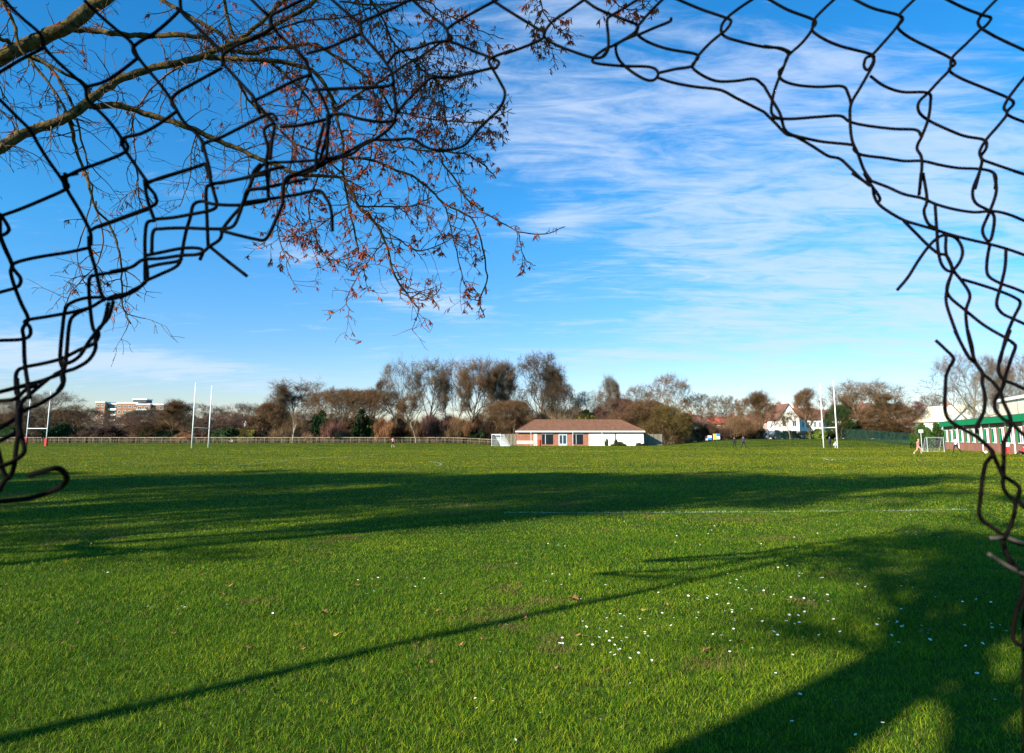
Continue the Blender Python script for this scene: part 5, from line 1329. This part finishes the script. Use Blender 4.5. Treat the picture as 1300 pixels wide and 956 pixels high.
def leaf_mesh(m, k):
    rd = random.Random(k); b = MB(); n = 9; ring = []; 
    for i in range(n):
        a = 2 * math.pi * i / n; r = rd.uniform(.7, 1.15); ring.append((math.cos(a) * .035 * r, math.sin(a) * .02 * r, .006 + .012 * math.sin(a * 2 + k) + rd.uniform(0, .004)))
    b.add([(0, 0, .004)] + ring, [(0, i + 1, (i + 1) % n + 1) for i in range(n)])
    b.tube([(.03, 0, .008), (.06, .01, .012)], .0012, 4)
    return b.build('dead_leaf', m)
LV = [leaf_mesh(M['deadleaf'], 1), leaf_mesh(M['deadleaf'], 2), leaf_mesh(M['straw'], 3)]
used = [False] * 3
j = 0
for x0, L in LC.items():
    for (u, v) in L:
        g = ground_pt(x0 + u / 4, 680 + v / 4)
        big = (x0, u) in ((650, 310), (650, 325), (325, 350))
        rep = 1 if big else 1
        t = 2 if (x0, u) in ((650, 670), (325, 410)) else j % 2
        o = LV[t] if not used[t] else LV[t].copy()
        if used[t]: col.objects.link(o)
        used[t] = True
        s = 1.3 if big else random.uniform(.45, .9); o.scale = (s, s, s); o.location = (g.x, g.y, .022); o.rotation_euler = (random.uniform(-.2, .2), random.uniform(-.2, .2), random.uniform(0, 6.28))
        if t == 2: tag(o, 'curled yellow leaf lying on the grass near the thin slanting shadow', 'leaf', 'dead leaves on the grass')
        elif big: tag(o, 'large rusty brown leaf clump lying on the grass', 'leaf', 'dead leaves on the grass')
        else: tag(o, 'small brown dead leaf half sunk in the grass', 'leaf', 'dead leaves on the grass')
        j += 1

# ------------------------------------------------------------------ sky, sun, camera
SUN_AZ = 49.0; SUN_EL = 24.0
w = bpy.data.worlds.new('World'); scene.world = w; w.use_nodes = True
nt = w.node_tree; N = nt.nodes; L = nt.links
bg = N['Background']
sky = N.new('ShaderNodeTexSky'); sky.sky_type = 'NISHITA'; sky.sun_disc = False
sd = Vector((-math.sin(R(SUN_AZ)), -math.cos(R(SUN_AZ)), math.tan(R(SUN_EL)))).normalized()
sky.sun_elevation = R(SUN_EL); sky.sun_rotation = math.atan2(sd.x, sd.y)
sky.air_density = 1.0; sky.dust_density = 0.3; sky.ozone_density = 1.6
hs = N.new('ShaderNodeHueSaturation'); hs.inputs['Saturation'].default_value = 1.25; hs.inputs['Value'].default_value = 1.0
L.new(sky.outputs[0], hs.inputs['Color'])
tc = N.new('ShaderNodeTexCoord'); sp = N.new('ShaderNodeSeparateXYZ'); L.new(tc.outputs['Generated'], sp.inputs[0])
def mth(op, a, b=None, clamp=False):
    n = N.new('ShaderNodeMath'); n.operation = op; n.use_clamp = clamp
    for i, v in enumerate((a, b)):
        if v is None: continue
        if isinstance(v, (int, float)): n.inputs[i].default_value = v
        else: L.new(v, n.inputs[i])
    return n.outputs[0]
yy = mth('MAXIMUM', sp.outputs[1], 0.02); U = mth('DIVIDE', sp.outputs[0], yy); V = mth('DIVIDE', sp.outputs[2], yy)
# cloud layer coordinates: the sky direction put on a high flat layer
zz = mth('ADD', mth('MAXIMUM', sp.outputs[2], 0.0), 0.10)
cu = mth('DIVIDE', sp.outputs[0], zz); cv = mth('DIVIDE', sp.outputs[1], zz)
cb = N.new('ShaderNodeCombineXYZ'); L.new(cu, cb.inputs[0]); L.new(cv, cb.inputs[1])
mp = N.new('ShaderNodeMapping'); mp.inputs['Rotation'].default_value = (0, 0, R(24)); mp.inputs['Scale'].default_value = (.55, 1.25, 1); L.new(cb.outputs[0], mp.inputs[0])
n1 = N.new('ShaderNodeTexNoise'); n1.inputs['Scale'].default_value = 2.3; n1.inputs['Detail'].default_value = 9; n1.inputs['Roughness'].default_value = .64; n1.inputs['Distortion'].default_value = .7
L.new(mp.outputs[0], n1.inputs['Vector'])
mp2 = N.new('ShaderNodeMapping'); mp2.inputs['Rotation'].default_value = (0, 0, R(-20)); mp2.inputs['Scale'].default_value = (1.4, 4.2, 1); L.new(cb.outputs[0], mp2.inputs[0])
n2 = N.new('ShaderNodeTexNoise'); n2.inputs['Scale'].default_value = 2.2; n2.inputs['Detail'].default_value = 8; n2.inputs['Roughness'].default_value = .65; n2.inputs['Distortion'].default_value = 1.2
L.new(mp2.outputs[0], n2.inputs['Vector'])
def blob(u0, v0, su, sv, amp, rot=0.0):
    du = mth('SUBTRACT', U, u0); dv = mth('SUBTRACT', V, v0)
    if rot:
        c, s = math.cos(rot), math.sin(rot)
        a = mth('ADD', mth('MULTIPLY', du, c), mth('MULTIPLY', dv, s)); b = mth('SUBTRACT', mth('MULTIPLY', dv, c), mth('MULTIPLY', du, s)); du, dv = a, b
    q = mth('ADD', mth('POWER', mth('ABSOLUTE', mth('DIVIDE', du, su)), 2), mth('POWER', mth('ABSOLUTE', mth('DIVIDE', dv, sv)), 2))
    return mth('MULTIPLY', mth('EXPONENT', mth('MULTIPLY', q, -1)), amp)
def uv(px, py):
    p = P(px, py, 1.0); return p.x, p.z - EYE
cov = None
for (px, py, sx, sy, amp, rot) in [
    (800, 110, 240, 85, .23, 0), (1120, 150, 280, 130, .13, 0), (1230, 260, 230, 170, .19, 0), (960, 330, 260, 70, .20, 0), (1050, 430, 360, 70, .18, 0), (690, 190, 130, 60, .12, 0), (960, 250, 120, 60, .05, 0), (830, 230, 160, 60, .14, 0),
    (170, 462, 230, 22, .36, -.12), (0, 460, 90, 45, .18, 0), (560, 385, 90, 30, .20, -.3), (380, 320, 70, 20, .17, -.3), (230, 250, 90, 22, .12, -.5), (740, 20, 120, 50, .12, 0), (900, 410, 90, 25, .10, 0), (720, 280, 50, 16, .16, 0), (780, 455, 120, 10, .2, 0)]:
    u0, v0 = uv(px, py); b = blob(u0, v0, sx / F, sy / F, amp, rot); cov = b if cov is None else mth('ADD', cov, b)
dens = mth('ADD', mth('MULTIPLY', n1.outputs[0], .75), mth('MULTIPLY', n2.outputs[0], .55))
dens = mth('SUBTRACT', mth('ADD', dens, cov), .70)
dens = mth('MULTIPLY', mth('MULTIPLY', dens, 3.1), .95, True)
mr = N.new('ShaderNodeMapRange'); mr.interpolation_type = 'SMOOTHSTEP'; mr.inputs[3].default_value = 0; mr.inputs[4].default_value = .70; L.new(dens, mr.inputs[0])
tr = N.new('ShaderNodeValToRGB'); er = tr.color_ramp.elements
er[0].position = 0.0; er[0].color = (.84, .76, .90, 1); er[1].position = .75; er[1].color = (.24, 1.04, 1.34, 1)
k = er.new(.14); k.color = (.58, .80, 1.08, 1); k = er.new(.35); k.color = (.38, .99, 1.26, 1)
L.new(V, tr.inputs[0])
tint = N.new('ShaderNodeMix'); tint.data_type = 'RGBA'; tint.blend_type = 'MULTIPLY'; tint.inputs[0].default_value = 1
L.new(hs.outputs[0], tint.inputs[6]); L.new(tr.outputs[0], tint.inputs[7])
mix = N.new('ShaderNodeMix'); mix.data_type = 'RGBA'; L.new(mr.outputs[0], mix.inputs[0]); L.new(tint.outputs[2], mix.inputs[6]); mix.inputs[7].default_value = (3.9, 4.7, 5.9, 1)
L.new(mix.outputs[2], bg.inputs[0]); bg.inputs[1].default_value = 0.082

sl = bpy.data.lights.new('sun', 'SUN'); sl.energy = 4.8; sl.angle = R(.53); sl.color = (1, .93, .80)
so = bpy.data.objects.new('sun', sl); col.objects.link(so); so.rotation_euler = sd.to_track_quat('Z', 'Y').to_euler()

cd = bpy.data.cameras.new('camera'); cam = bpy.data.objects.new('camera', cd); col.objects.link(cam); scene.camera = cam
cd.sensor_width = 36; cd.lens = 36 * F / 1300; cd.shift_y = -45 / 1300; cd.clip_start = .05; cd.clip_end = 8000
cam.location = (0, 0, EYE); cam.rotation_euler = (R(90) + PITCH, 0, 0)
cd.dof.use_dof = True; cd.dof.focus_distance = 9; cd.dof.aperture_fstop = 15
scene.render.resolution_x = 1024; scene.render.resolution_y = 753
vs = scene.view_settings; vs.view_transform = 'Standard'; vs.look = 'None'; vs.gamma = 1; vs.exposure = 1.16; vs.use_curve_mapping = False
